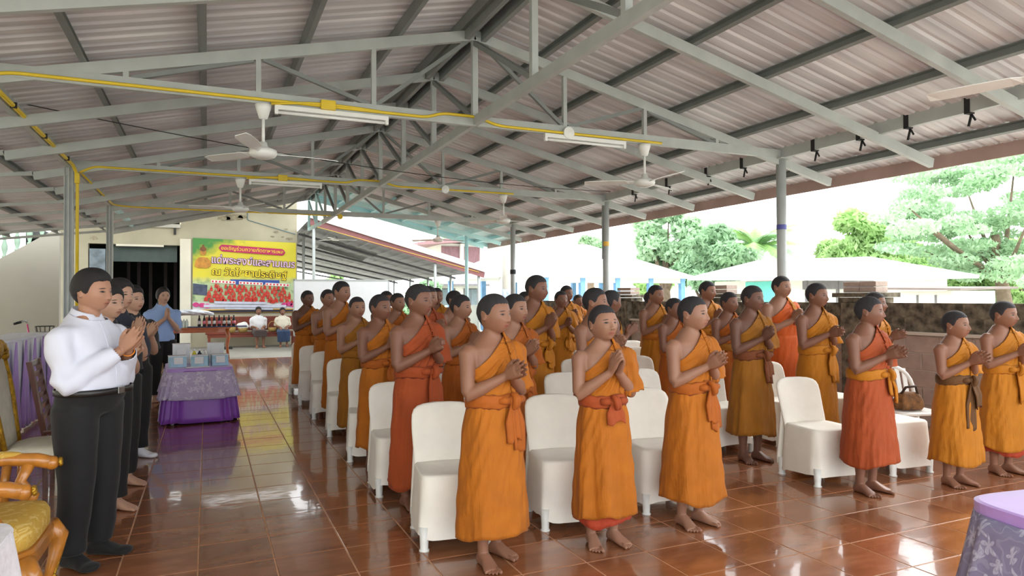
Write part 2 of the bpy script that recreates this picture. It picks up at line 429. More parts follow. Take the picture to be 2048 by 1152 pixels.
# yellow conduits
cd = thing('electrical_conduit', 'yellow conduit running along beams and down the left post', 'conduit', (0, 0, 0))
def bend(pts, r=0.13, n=5):
    P = [Vector(q) for q in pts]; out = [P[0]]
    for a, b, c in zip(P, P[1:], P[2:]):
        rr = min(r, (b - a).length / 2.1, (c - b).length / 2.1)
        s0 = b + (a - b).normalized() * rr; s1 = b + (c - b).normalized() * rr
        for k in range(n + 1):
            t = k / n; out.append(s0 * (1 - t) ** 2 + b * 2 * t * (1 - t) + s1 * t * t)
    out.append(P[-1]); return out
yo = -0.042
def run(pts, r=0.013): MB().tube(bend(pts), r, 10).build('conduit_run', M_yellow, cd, smooth=True)
run([(-1.55, 1.0, BZ + 0.01), (-1.55, 10.1, BZ + 0.01), (-1.52, 10.22, BZ - 0.1), (-1.52, 10.22, 0.9)], 0.02)
run([(-1.55, 10.35, BZ + 0.01), (-1.55, 14.1, BZ + 0.01), (-1.3, 14.23, BZ + 0.0), (2.3, 14.235, BZ)], 0.013)
for y, xe in ((6.26, 4.9), (10.28, 4.9)):
    x0 = -1.5
    run([(x0 - (0.0 if y > 7 else 0.0), y + yo, BZ - (0.06 if y > 7 else 0)), (x0 + 0.15, y + yo, BZ + 0.03), (1.9, y + yo, BZ + 0.03), (2.05, y + yo, BZ + 0.085), (2.42, y + yo, BZ + 0.085), (2.62, y + yo, BZ + 0.02), (4.6, y + yo, BZ + 0.02)], 0.014)
    run([(0.5, y + yo - 0.01, BZ + 0.0), (0.85, y + yo - 0.01, BZ + 0.045), (1.15, y + yo - 0.01, BZ + 0.045), (1.45, y + yo, BZ + 0.035)], 0.012)
    MB().bbox((0.98, y + yo - 0.02, BZ + 0.035), (0.13, 0.05, 0.085), 0.008).build('junction_box', M_yellow, cd)
    MB().lathe([(0.0, 0), (0.06, 0.0), (0.062, 0.02), (0.0, 0.03)], (3.42, y + yo - 0.005, BZ + 0.02), 20, (0, -1, 0)).build('white_round_box', M_white_pl, cd)
for y in np.arange(1.6, 10, 0.62):
    MB().box((-1.545, y, BZ + 0.01), (0.05, 0.022, 0.05)).build('cable_tie', M_black, cd)
MB().bbox((-1.52, 10.2, BZ - 0.14), (0.055, 0.055, 0.13), 0.008).build('junction_box', M_yellow, cd)
MB().lathe([(0, 0), (0.05, 0), (0.055, 0.05), (0, 0.06)], (2.48, 14.22, BZ - 0.02), 12, (0, -1, 0)).build('junction_box', M_yellow, cd)
# thin black wire sagging across
w_ = MB(); pts = []
for t in np.linspace(0, 1, 30): pts.append((-1.55 + 7.88 * t, 7.6 + 2.4 * t, 3.3 - 0.28 * 4 * t * (1 - t) * 0.55))
w_.tube(pts, 0.005, 6)
tag(w_.build('overhead_wire', M_black), 'thin black wire strung across under the roof', 'wire')
# ceiling fans
def fan(x, y, label, a0=0.3, zb=2.77):
    o = thing('ceiling_fan', label, 'fan', (x, y, BZ), group='white ceiling fans on the tie beams')
    MB().lathe([(0.02, -0.13), (0.035, -0.125), (0.062, -0.04), (0.07, -0.005), (0.0, 0.0)], n=20).build('canopy', M_white_pl, o, True)
    MB().tube([(0, 0, -0.12), (0, 0, -0.36)], 0.013, 12).build('downrod', M_white_pl, o, True)
    MB().lathe([(0.0, -0.475), (0.06, -0.472), (0.10, -0.455), (0.115, -0.43), (0.112, -0.40), (0.075, -0.385), (0.04, -0.37), (0.03, -0.33), (0.0, -0.33)], n=28).build('motor', M_white_pl, o, True)
    for k in range(3):
        a = a0 + k * 2 * PI / 3; R = Matrix.Rotation(a, 3, 'Z')
        mb = MB(); rings = []
        for t, w in ((0.10, 0.03), (0.17, 0.04), (0.22, 0.10), (0.40, 0.125), (0.60, 0.12), (0.66, 0.08)):
            z = -0.42
            rings.append([R @ Vector((t, -w / 2, z - 0.012)), R @ Vector((t, w / 2, z + 0.012)), R @ Vector((t, w / 2, z + 0.017)), R @ Vector((t, -w / 2, z - 0.007))])
        mb.loft(rings); mb.build('blade', M_white_pl, o)
    return o
fan(0.44, 6.26, 'white ceiling fan hanging from the nearest truss, left of the ridge', 0.2)
fan(4.4, 6.26, 'white ceiling fan hanging from the nearest truss, right of the ridge', 2.6)
fan(0.42, 10.28, 'white ceiling fan on the second truss, left of the ridge', 0.9)
fan(4.44, 10.28, 'white ceiling fan on the second truss, right of the ridge', 0.1)
fan(4.42, 2.26, 'white ceiling fan at the right picture edge with one blade showing', 1.9)
fan(4.6, 14.28, 'white ceiling fan on the third truss near the far pipe post', 0.2)
# fluorescent battens
M_tubeglass = mat('unlit_fluorescent_tube', srgb(240, 242, 240), 0.3, 0, 0.01)
def batten(x0, x1, y, label):
    o = thing('fluorescent_batten', label, 'light fitting', ((x0 + x1) / 2, y - 0.03, BZ - 0.001), group='fluorescent battens under the tie beams')
    l = x1 - x0
    MB().bbox((0, 0, -0.02), (l, 0.045, 0.04), 0.006).build('housing', M_white_pl, o)
    for s_ in (-1, 1): MB().bbox((s_ * (l / 2 - 0.015), 0, -0.05), (0.03, 0.04, 0.06), 0.005).build('lamp_holder', M_white_pl, o)
    MB().tube([(-l / 2 + 0.02, 0, -0.062), (l / 2 - 0.02, 0, -0.062)], 0.014, 12).build('tube', M_tubeglass, o, True)
batten(0.53, 1.53, 6.26, 'unlit fluorescent batten beside the nearest left fan')
batten(3.15, 4.13, 6.26, 'unlit fluorescent batten beside the nearest right fan')
batten(0.53, 1.53, 10.28, 'unlit fluorescent batten under the second truss, left of the ridge')
# ------------------------------------------------------------------ covered chairs
M_cover = mat('white_chair_cover', srgb(238, 234, 224), 0.75, 0, 0.05, 5, bump=0.22, bscale=16, sheen=0.1)
M_leg = mat('translucent_white_plastic', srgb(226, 228, 224), 0.35, 0, 0.03, 6)
def rrect(hx, hy, z, n=40, e=5.0, yo=0.0, wob=None, cy=0.0):
    out = []
    for k in range(n):
        t = 2 * PI * k / n; ct, st = math.cos(t), math.sin(t)
        x = hx * math.copysign(abs(ct) ** (2 / e), ct); y = hy * math.copysign(abs(st) ** (2 / e), st)
        w = wob(t) if wob else 0
        out.append(Vector((x * (1 + w), cy + y * (1 + w), z)))
    return out
def chair_cover(seed):
    r = np.random.default_rng(seed); ph = r.uniform(0, 6.28, 6)
    mb = MB(); rings = []
    for i in range(9):
        u = i / 8; z = 0.425 - u * 0.355
        wob = lambda t: (0.012 * math.sin(6 * t + ph[0] + u) + 0.010 * math.sin(9 * t + ph[1] - 2 * u) + 0.012 * abs(math.sin(2 * t)) ** 3) * u
        hem = lambda t: 0.018 * math.sin(2 * t + ph[2]) * u ** 2 + 0.01 * math.sin(4 * t + ph[3]) * u ** 2
        R = rrect(0.212 + 0.022 * u, 0.208 + 0.024 * u, z, 48, 6, wob=wob, cy=0.0)
        R = [q + Vector((0, 0, hem(2 * PI * j / 48))) for j, q in enumerate(R)]
        rings.append(R)
    top = [rrect(0.202, 0.198, 0.437, 48, 6), rrect(0.15, 0.15, 0.430, 48, 4), rrect(0.05, 0.05, 0.424, 48, 3)]
    allr = top[::-1] + rings
    mb.loft(allr, cap=False); mb.add(allr[0], [tuple(range(48))])
    # inner rim so that the skirt has thickness
    # backrest
    rings = []
    Z = [0.36, 0.42, 0.48, 0.55, 0.62, 0.68, 0.725, 0.755, 0.775, 0.787, 0.792]
    Wd = [0.205, 0.205, 0.207, 0.210, 0.213, 0.213, 0.209, 0.196, 0.170, 0.130, 0.07]
    for z, w in zip(Z, Wd):
        y0 = 0.175 + (z - 0.42) * 0.30
        th = 0.026 if z < 0.78 else 0.018
        rr = []
        n = 36
        for j in range(n):
            t = 2 * PI * j / n; ct, st = math.cos(t), math.sin(t)
            x = w * math.copysign(abs(ct) ** 0.45, ct); y = th * math.copysign(abs(st) ** 0.7, st)
            conc = 0.035 * (1 - (x / 0.215) ** 2)
            wr = 0.004 * math.sin(x * 40 + z * 9 + ph[4]) * math.sin(z * 14 + ph[5])
            rr.append(Vector((x, y0 + y + conc + wr, z)))
        rings.append(rr)
    mb.loft(rings)
    # rear drop of the cover
    rings = []
    for i in range(7):
        u = i / 6; z = 0.52 - u * 0.43
        rings.append([Vector((x, 0.235 + 0.03 * u + 0.05 * (1 - u) * (1 - (x / 0.21) ** 2) * 0.3 + 0.006 * math.sin(x * 35 + ph[0] + 3 * u) * u + dy, z)) for x, dy in [(q, 0) for q in np.linspace(-0.205 - 0.02 * u, 0.205 + 0.02 * u, 12)] + [(q, -0.03) for q in np.linspace(0.205 + 0.02 * u, -0.205 - 0.02 * u, 12)]])
    mb.loft(rings)
    return mb.mesh('cover', M_cover, True)
COVERS = [chair_cover(k) for k in range(5)]
leg_me = MB().lathe([(0.0, 0.0), (0.030, 0.0), (0.031, 0.008), (0.024, 0.012), (0.026, 0.05), (0.030, 0.14), (0.0, 0.14)], n=16).mesh('leg', M_leg, True)
def covered_chair(x, y, rz, label, k=0):
    o = thing('covered_chair', label, 'chair', (x, y, 0), rz, 'white covered chairs in rows')
    link('cover', COVERS[k % 5], o)
    for sx in (-1, 1):
        for sy in (-1, 1): link('leg', leg_me, o, (sx * 0.196, sy * 0.196 + (0.03 if sy > 0 else 0), 0))
    return o
ROWN = ['front', 'second', 'third', 'fourth', 'fifth', 'sixth', 'rearmost']
COLN = ['aisle-side column', 'second column from the aisle', 'third column from the aisle', 'fourth column from the aisle', 'fifth column from the aisle', 'sixth column from the aisle', 'column beside the block wall']
rr_ = random.Random(3)
for r in range(7):
    for c in range(7):
        if (r, c) in ((0, 3), (0, 6)): continue
        if r >= 5 and c in (3,): continue
        if r == 6 and c not in (0, 1, 2, 6): continue
        covered_chair(1.40 + 0.795 * c - (0.09 if c == 6 else 0) + rr_.uniform(-0.02, 0.02), 4.06 + 1.2 * r + rr_.uniform(-0.02, 0.02), -0.13 + rr_.uniform(-0.07, 0.07),
                      'white cloth covered chair in the %s row, %s' % (ROWN[r], COLN[c]), r * 3 + c)
# the one bare plastic chair by the wall, with a brown bag on it
o = thing('plastic_chair', 'bare white plastic chair with slatted back by the block wall', 'chair', (5.98, 4.32, 0), -0.35)
M_plw = mat('glossy_white_plastic', srgb(240, 240, 236), 0.3, 0, 0.02, 5)
sm = MB(); sm.loft([rrect(0.20, 0.20, 0.40, 32, 6), rrect(0.225, 0.22, 0.41, 32, 6), rrect(0.225, 0.22, 0.425, 32, 6), rrect(0.19, 0.19, 0.428, 32, 5), rrect(0.1, 0.1, 0.42, 32, 4)]); sm.build('seat', M_plw, o, True)
bk = MB(); pts = []
for t in np.linspace(0, PI, 15): pts.append((0.205 * math.cos(t) * (1 if True else 0), 0.20 + 0.10 * math.sin(t) ** 0.6, 0.46 + 0.34 * math.sin(t) ** 0.55))
bk.tube([(0.205, 0.18, 0.41)] + pts + [(-0.205, 0.18, 0.41)], 0.02, 10); bk.build('back_frame', M_plw, o, True)
for j in range(5):
    x = -0.13 + 0.065 * j
    MB().beam((x, 0.195, 0.42), (x * 1.05, 0.292, 0.78), 0.042, 0.012, (0, 1, 0)).build('back_slat', M_plw, o)
for sx in (-1, 1):
    for sy in (-1, 1):
        MB().tube([(sx * 0.19, sy * 0.18, 0.41), (sx * 0.215, sy * 0.215, 0.0)], [0.028, 0.024], 10).build('leg', M_plw, o, True)
bg = thing('cloth_bag', 'brown patterned cloth bag lying on the bare plastic chair', 'bag', (5.98, 4.33, 0.43), -0.3)
mb = MB(); rings = []
for z, w, d in ((0, 0.12, 0.07), (0.03, 0.14, 0.085), (0.09, 0.13, 0.075), (0.14, 0.10, 0.05), (0.16, 0.06, 0.03)):
    rings.append([Vector((q.x * (1 + 0.08 * math.sin(5 * i)), q.y * (1 + 0.1 * math.cos(7 * i)), z)) for i, q in enumerate(rrect(w, d, z, 28, 3))])
mb.loft(rings); mb.build('pouch', mat('brown_bag_cloth', srgb(120, 82, 46), 0.85, 0, 0.5, 22, bump=0.4), bg, True)
MB().tube([(-0.08, 0, 0.13), (-0.06, -0.05, 0.21), (0.03, -0.06, 0.22), (0.08, -0.02, 0.14)], 0.012, 8).build('strap', mat('dark_brown_strap', srgb(60, 42, 30), 0.8), bg, True)
# ------------------------------------------------------------------ people
def nodes_math(nt):
    N = nt.nodes; L = nt.links
    def inp(sock, v):
        if isinstance(v, (int, float)): sock.default_value = v
        else: L.new(v, sock)
    def M(op, a, b=0.0, clamp=False):
        n = N.new('ShaderNodeMath'); n.operation = op; n.use_clamp = clamp; inp(n.inputs[0], a); inp(n.inputs[1], b); return n.outputs[0]
    def ell(x, z, cx, cz, rx, rz, soft=0.35):
        dx = M('DIVIDE', M('SUBTRACT', x, cx), rx); dz = M('DIVIDE', M('SUBTRACT', z, cz), rz)
        d = M('ADD', M('MULTIPLY', dx, dx), M('MULTIPLY', dz, dz))
        return M('DIVIDE', M('SUBTRACT', 1.0, d), soft, True)
    def mix(f, a, b):
        n = N.new('ShaderNodeMix'); n.data_type = 'RGBA'; inp(n.inputs[0], f)
        for s, v in ((n.inputs[6], a), (n.inputs[7], b)):
            if isinstance(v, tuple): s.default_value = (*v, 1)
            else: L.new(v, s)
        return n.outputs[2]
    return M, ell, mix

def skin_material():
    m = bpy.data.materials.new('skin'); m.use_nodes = True; nt = m.node_tree; N = nt.nodes; L = nt.links
    b = N['Principled BSDF']; b.inputs['Roughness'].default_value = 0.5; b.inputs['Specular IOR Level'].default_value = 0.4
    b.inputs['Subsurface Weight'].default_value = 0.06; b.inputs['Subsurface Radius'].default_value = (0.02, 0.008, 0.004)
    b.inputs['Subsurface Scale'].default_value = 0.3
    M, ell, mix = nodes_math(nt)
    at = N.new('ShaderNodeAttribute'); at.attribute_name = 'face'
    sp = N.new('ShaderNodeSeparateXYZ'); L.new(at.outputs['Vector'], sp.inputs[0])
    x, y, z = sp.outputs
    ax = M('ABSOLUTE', x)
    front = M('MULTIPLY', M('LESS_THAN', y, -0.20), M('GREATER_THAN', z, -0.6))
    oi = N.new('ShaderNodeObjectInfo')
    nz = N.new('ShaderNodeTexNoise'); nz.inputs['Scale'].default_value = 9; nz.inputs['Detail'].default_value = 4
    tc = N.new('ShaderNodeTexCoord'); L.new(tc.outputs['Object'], nz.inputs['Vector'])
    mr = N.new('ShaderNodeMapRange'); mr.inputs[3].default_value = 0.82; mr.inputs[4].default_value = 1.16; L.new(nz.outputs[0], mr.inputs[0])
    mm = N.new('ShaderNodeMix'); mm.data_type = 'RGBA'; mm.blend_type = 'MULTIPLY'; mm.inputs[0].default_value = 1
    L.new(oi.outputs['Color'], mm.inputs[6]); L.new(mr.outputs[0], mm.inputs[7])
    c = mm.outputs[2]
    # lips
    lip = M('MULTIPLY', ell(ax, z, 0.0, -0.278, 0.115, 0.055, 0.6), front)
    c = mix(M('MULTIPLY', lip, 0.55), c, srgb(150, 80, 74))
    line = M('MULTIPLY', ell(ax, z, 0.0, -0.277, 0.105, 0.009, 0.6), front)
    c = mix(M('MULTIPLY', line, 0.8), c, srgb(58, 28, 26))
    # brows
    bz = M('SUBTRACT', z, M('MULTIPLY', M('SUBTRACT', ax, 0.14), -0.12))
    brow = M('MULTIPLY', ell(ax, bz, 0.15, 0.085, 0.088, 0.019, 0.7), front)
    c = mix(M('MULTIPLY', brow, 0.85), c, srgb(38, 28, 26))
    # eyes
    ez = M('ADD', z, M('MULTIPLY', M('MULTIPLY', M('SUBTRACT', ax, 0.14), M('SUBTRACT', ax, 0.14)), 1.5))
    lash = M('MULTIPLY', ell(ax, ez, 0.143, 0.006, 0.075, 0.026, 0.5), front)
    c = mix(M('MULTIPLY', lash, 0.9), c, srgb(40, 26, 24))
    white = M('MULTIPLY', ell(ax, ez, 0.143, -0.002, 0.058, 0.015, 0.5), front)
    c = mix(white, c, srgb(140, 128, 120))
    iris = M('MULTIPLY', ell(ax, ez, 0.143, -0.002, 0.040, 0.022, 0.4), front)
    c = mix(M('MULTIPLY', iris, M('GREATER_THAN', white, 0.02)), c, srgb(24, 16, 14))
    # nostrils
    nos = M('MULTIPLY', ell(ax, z, 0.042, -0.188, 0.022, 0.011, 0.6), front)
    c = mix(M('MULTIPLY', nos, 0.75), c, srgb(50, 28, 24))
    L.new(c, b.inputs['Base Color'])
    return m
M_skin = skin_material()
M_hair = mat('black_hair', srgb(28, 26, 29), 0.55, 0, 0.25, 40, bump=0.5, bscale=260)
M_buzz = mat('cropped_hair', srgb(42, 40, 44), 0.75, 0, 0.22, 60, bump=0.4, bscale=330)
M_robe = mat('robe_cotton', (1, .5, .1), 0.8, 0, 0.10, 7, bump=0.25, bscale=24, obj_color=True, sheen=0.04, trans=0.08)
def robe_creases(m):
    nt = m.node_tree; N = nt.nodes; L = nt.links; b = N['Principled BSDF']
    at = N.new('ShaderNodeAttribute'); at.attribute_name = 'fold'
    nz = N.new('ShaderNodeTexNoise'); nz.inputs['Scale'].default_value = 34; nz.inputs['Detail'].default_value = 3; nz.inputs['Distortion'].default_value = 0.6
    L.new(at.outputs['Vector'], nz.inputs['Vector'])
    bp = N.new('ShaderNodeBump'); bp.inputs['Strength'].default_value = 0.75; bp.inputs['Distance'].default_value = 0.012
    L.new(nz.outputs[0], bp.inputs['Height'])
    old = b.inputs['Normal'].links[0].from_node
    L.new(bp.outputs[0], old.inputs['Normal'])
robe_creases(M_robe)
def set_fold(me, A):
    at = me.attributes.new('fold', 'FLOAT_VECTOR', 'POINT'); at.data.foreach_set('vector', np.asarray(A, np.float32).ravel())
M_cloth = mat('shirt_cotton', (1, 1, 1), 0.8, 0, 0.03, 6, bump=0.12, bscale=18, obj_color=True, sheen=0.1)

def gauss(x, z, cx, cz, sx, sz): return np.exp(-((x - cx) / sx) ** 2 - ((z - cz) / sz) ** 2)
def head_surface(el, az, face=True, off=0.0):
    """unit-height head (z -0.5..0.5), face towards -y. el elevation, az azimuth from the front"""
    ce, se = np.cos(el), np.sin(el)
    sx, sy = np.sin(az) * ce, -np.cos(az) * ce
    x = 0.358 * np.sign(sx) * np.abs(sx) ** 0.93; y = 0.448 * np.sign(sy) * np.abs(sy) ** 0.93; z = 0.5 * np.sign(se) * np.abs(se) ** 0.95
    x, y, z = x * (1 + off / 0.36), y * (1 + off / 0.43), z * (1 + off / 0.48)
    t = np.clip(-z / 0.5, 0, 1)
    fr = np.clip(-y / 0.43, 0, 1); bk = np.clip(y / 0.43, 0, 1)
    x = x * (1 - 0.20 * t ** 1.7 - 0.10 * t * fr)
    x = x * (1 - 0.06 * np.clip(z / 0.5, 0, 1) * fr)
    y = np.where(y > 0, y * (1 - 0.42 * t) * (1 + 0.03 * np.clip(z / 0.5, 0, 1)), y)
    y = y - 0.075 * t ** 1.4 * fr
    y = np.where(y < 0, y * (1 - 0.07 * (1 - t) * np.clip(1 - np.abs(z - 0.1) / 0.5, 0, 1)), y)
    if face:
        ax = np.abs(x); w = np.clip(fr * 1.6, 0, 1)
        nz = np.interp(z, [-0.215, -0.185, -0.15, -0.08, 0.0, 0.07], [0, 0.065, 0.105, 0.07, 0.035, 0.0])
        nw = np.interp(z, [-0.2, -0.14, -0.05, 0.06], [0.062, 0.055, 0.036, 0.032])
        D = nz * np.exp(-(x / nw) ** 2) + 0.03 * gauss(ax, z, 0.065, -0.165, 0.03, 0.032)
        D += -0.040 * gauss(ax, z, 0.14, 0.012, 0.075, 0.05) + 0.022 * gauss(ax, z, 0.142, -0.002, 0.055, 0.026)
        D += 0.014 * gauss(ax, z, 0.12, 0.085, 0.09, 0.03) + 0.02 * gauss(ax, z, 0.2, -0.1, 0.09, 0.08)
        D += 0.036 * gauss(x, z, 0, -0.252, 0.085, 0.022) + 0.038 * gauss(x, z, 0, -0.302, 0.075, 0.023) - 0.03 * gauss(x, z, 0, -0.277, 0.09, 0.010)
        D += -0.018 * gauss(x, z, 0, -0.348, 0.08, 0.022) + 0.03 * gauss(x, z, 0, -0.42, 0.10, 0.05)
        y = y - D * w
    return np.stack([x, y, z], -1)
def head_mesh(mb, T, n=60, m=52):
    rings = []
    for i in range(m + 1):
        el = -PI / 2 + PI * (i + 0.05) / (m + 0.1)
        az = np.linspace(0, 2 * PI, n, endpoint=False)
        # denser sampling towards the face
        az = az - 0.35 * np.sin(az)
        P = head_surface(np.full(n, el), az)
        rings.append([T @ Vector(q) for q in P])
    mb.loft(rings)
    for s in (-1, 1):
        R = Matrix.Rotation(s * 0.45, 3, 'Z') @ Matrix.Rotation(-0.12, 3, 'X')
        e = MB(); e.ellipsoid((s * 0.352, 0.035, -0.05), (0.026, 0.065, 0.112), R, 12, 9)
        pts = []
        for a in np.linspace(-2.2, 1.9, 12):
            q = R @ Vector((s * 0.022, 0.070 * math.cos(a - 0.3), 0.115 * math.sin(a + 0.35)))
            pts.append(q + Vector((s * 0.365, 0.045, -0.045)))
        e.tube(pts, 0.018, 6)
        mb.add([T @ Vector(q) for q in e.v], e.f)
def hair_mesh(T, off, knots, jag=0.0, thick=0.05, seed=0, puff=None, n=56, m=18):
    """hair cap: knots = list of (azimuth deg, lower edge z) over 0..180"""
    az = np.linspace(0, 2 * PI, n, endpoint=False); az = az - 0.2 * np.sin(az)
    a2 = np.degrees(np.where(az > PI, 2 * PI - az, az)); a2 = np.abs(a2)
    zb = np.interp(a2, [k[0] for k in knots], [k[1] for k in knots])
    r = np.random.default_rng(seed)
    if jag: zb = zb + r.normal(0, jag, n)
    eb = np.arcsin(np.clip(zb / 0.5, -0.98, 0.98))
    rings = []
    for i in range(m + 1):
        t = i / m
        el = PI / 2 * 0.995 + (eb - PI / 2 * 0.995) * t
        o = off * (1 - 0.75 * max(0, (t - 0.8) / 0.2) ** 2)
        if puff is not None: o = o + puff * np.clip(np.sin(el), 0, 1) ** 1.5
        P = head_surface(el, az, False, o)
        rings.append([T @ Vector(q) for q in P])
    P = head_surface(eb, az, False, -thick); rings.append([T @ Vector(q) for q in P])
    mb = MB(); mb.loft(rings, cap=False)
    mb.add([rings[0][k] for k in range(n)], [tuple(range(n))])
    return mb

def superring(c, hw, hd, n=28, e=2.3, up=(0, 0, 1), fold=None):
    out = []
    for k in range(n):
        t = 2 * PI * k / n; ct, st = math.cos(t), math.sin(t)
        x = hw * math.copysign(abs(ct) ** (2 / e), ct); y = hd * math.copysign(abs(st) ** (2 / e), st)
        out.append(Vector((c[0] + x, c[1] + y, c[2])))
    return out

def voxel(mb, size):
    me = mb.mesh('tmp', M_skin); o = bpy.data.objects.new('tmp', me); COL.objects.link(o)
    md = o.modifiers.new('r', 'REMESH'); md.mode = 'VOXEL'; md.voxel_size = size; md.adaptivity = 0
    dg = bpy.context.evaluated_depsgraph_get(); ev = o.evaluated_get(dg); m2 = ev.to_mesh()
    nv = len(m2.vertices); V = np.empty(nv * 3); m2.vertices.foreach_get('co', V); V = V.reshape(-1, 3)
    npoly = len(m2.polygons); nl = len(m2.loops)
    li = np.empty(nl, int); m2.loops.foreach_get('vertex_index', li)
    F = li.reshape(-1, 4) if nl == npoly * 4 else [tuple(p.vertices) for p in m2.polygons]
    ev.to_mesh_clear(); bpy.data.objects.remove(o); bpy.data.meshes.remove(me)
    return V, np.array(F)
def vsmooth(V, F, w, it=4):
    E = np.concatenate([F[:, [0, 1]], F[:, [1, 2]], F[:, [2, 3]], F[:, [3, 0]]])
    n = len(V); deg = np.bincount(E[:, 0], minlength=n) + np.bincount(E[:, 1], minlength=n)
    for _ in range(it):
        S = np.zeros_like(V)
        for c in range(3):
            S[:, c] = np.bincount(E[:, 0], V[E[:, 1], c], n) + np.bincount(E[:, 1], V[E[:, 0], c], n)
        V = V + (S / deg[:, None] - V) * w[:, None]
    return V
def vnormals(V, F):
    a = V[F[:, 2]] - V[F[:, 0]]; b = V[F[:, 3]] - V[F[:, 1]]; fn = np.cross(a, b); N = np.zeros_like(V)
    for c in range(3):
        for k in range(4): N[:, c] += np.bincount(F[:, k], fn[:, c], len(V))
    return N / (np.linalg.norm(N, axis=1, keepdims=True) + 1e-12)
def np_mesh(name, V, F, material, smooth=True):
    me = bpy.data.meshes.new(name); me.from_pydata(V.tolist(), [], F.tolist() if hasattr(F, 'tolist') else F); me.materials.append(material)
    me.polygons.foreach_set('use_smooth', [smooth] * len(me.polygons)); return me
def cut(me, planes):
    """keep the side the plane normal points to"""
    bm = bmesh.new(); bm.from_mesh(me)
    for co, no in planes:
        bmesh.ops.bisect_plane(bm, geom=bm.verts[:] + bm.edges[:] + bm.faces[:], plane_co=co, plane_no=no, clear_inner=True, clear_outer=False, dist=1e-5)
    bm.to_mesh(me); bm.free(); return me

class Pose: pass
def skeleton(ht, adult=False, w=1.0, hands=(0.0, 0.75, 0.0), lift=0.0, hand_fwd=0.0, stance=0.0, seed=0):
    """joint positions in a figure frame: facing -y, own left is +x"""
    P = Pose(); k = ht / 1.5; P.k = k; P.ht = ht; P.w = w
    P.hd = (0.232 if adult else 0.226 * (ht / 1.5) ** 0.35)
    sw = (0.106 if adult else 0.104) * ht * w; za = 0.786 if adult else 0.796
    P.sh = {s: Vector((s * sw, 0.005 * k, za * ht)) for s in (-1, 1)}
    P.el = {s: Vector((s * (sw + 0.030 * k), -0.035 * k, za * ht - 0.165 * ht)) for s in (-1, 1)}
    hz = (0.700 + lift) * ht
    P.wr = {s: Vector((s * 0.026 * k, (-0.165 - hand_fwd) * k * (1.1 if adult else 1), hz)) for s in (-1, 1)}
    P.hp = {s: Vector((s * 0.055 * ht * w ** 0.5, 0, 0.52 * ht)) for s in (-1, 1)}
    P.kn = {s: Vector((s * (0.056 + stance * 0.3) * ht, -0.01, 0.285 * ht)) for s in (-1, 1)}
    P.an = {s: Vector((s * (0.052 + stance) * ht, 0.018 * k, 0.048 * ht)) for s in (-1, 1)}
    P.footdir = {s: 0.20 * s for s in (-1, 1)}
    P.footoff = {-1: 0.0, 1: 0.0}
    return P
def torso_rings(P, infl=0.0, belly=0.0, z0=0.5, n=30):
    k = P.k; w = P.w; R = []
    for zf, hw, hd, yo in ((0.49, 0.09, 0.07, 0), (0.51, 0.118, 0.084, 0.002), (0.545, 0.134, 0.094, 0.004), (0.60, 0.121, 0.081, -0.002), (0.66, 0.124, 0.083, -0.003), (0.72, 0.139, 0.093, -0.003),
                           (0.77, 0.148, 0.090, 0.0), (0.80, 0.141, 0.076, 0.004), (0.820, 0.106, 0.066, 0.010), (0.84, 0.073, 0.058, 0.012), (0.858, 0.050, 0.051, 0.010)):
        if zf < z0: continue
        b = belly * math.exp(-((zf - 0.63) / 0.07) ** 2)
        R.append(superring((0, (yo - b * 0.5) * k, zf * P.ht), (hw * w + b * 0.45 + infl) * k, (hd * (0.5 + w / 2) + b * 0.55 + infl) * k, n))
    return R
def lerp(a, b, t): return a + (b - a) * t
def add_arm(mb, P, s, infl=0.0, upto=1.0, r0=1.0, flare=None):
    k = P.k * r0; A, B, C = P.sh[s], P.el[s], P.wr[s]
    pts = [A + Vector((-s * 0.02 * k, 0, -0.004 * k)), A + Vector((s * 0.004 * k, 0, -0.026 * k)), lerp(A, B, 0.35), lerp(A, B, 0.7), lerp(A, B, 0.95) + Vector((0, 0, 0)), B + Vector((0, 0.004, -0.004)), lerp(B, C, 0.12), lerp(B, C, 0.35), lerp(B, C, 0.7), C]
    rs = [0.046, 0.051, 0.045, 0.040, 0.036, 0.0365, 0.038, 0.039, 0.030, 0.024]
    if upto < 1:
        n = max(3, int(round(upto * len(pts)))); pts = pts[:n]; rs = rs[:n]
    rs = [(q + infl) * k for q in rs]
    if flare: rs = [q * (1 + flare * (i / (len(rs) - 1)) ** 1.2) for i, q in enumerate(rs)]
    mb.tube(pts, rs, 16)
    mb.ellipsoid(pts[0] + Vector((s * 0.012 * k, 0, -0.014 * k)), [(0.047 + infl) * k, (0.05 + infl) * k, (0.046 + infl) * k], None, 16, 10)
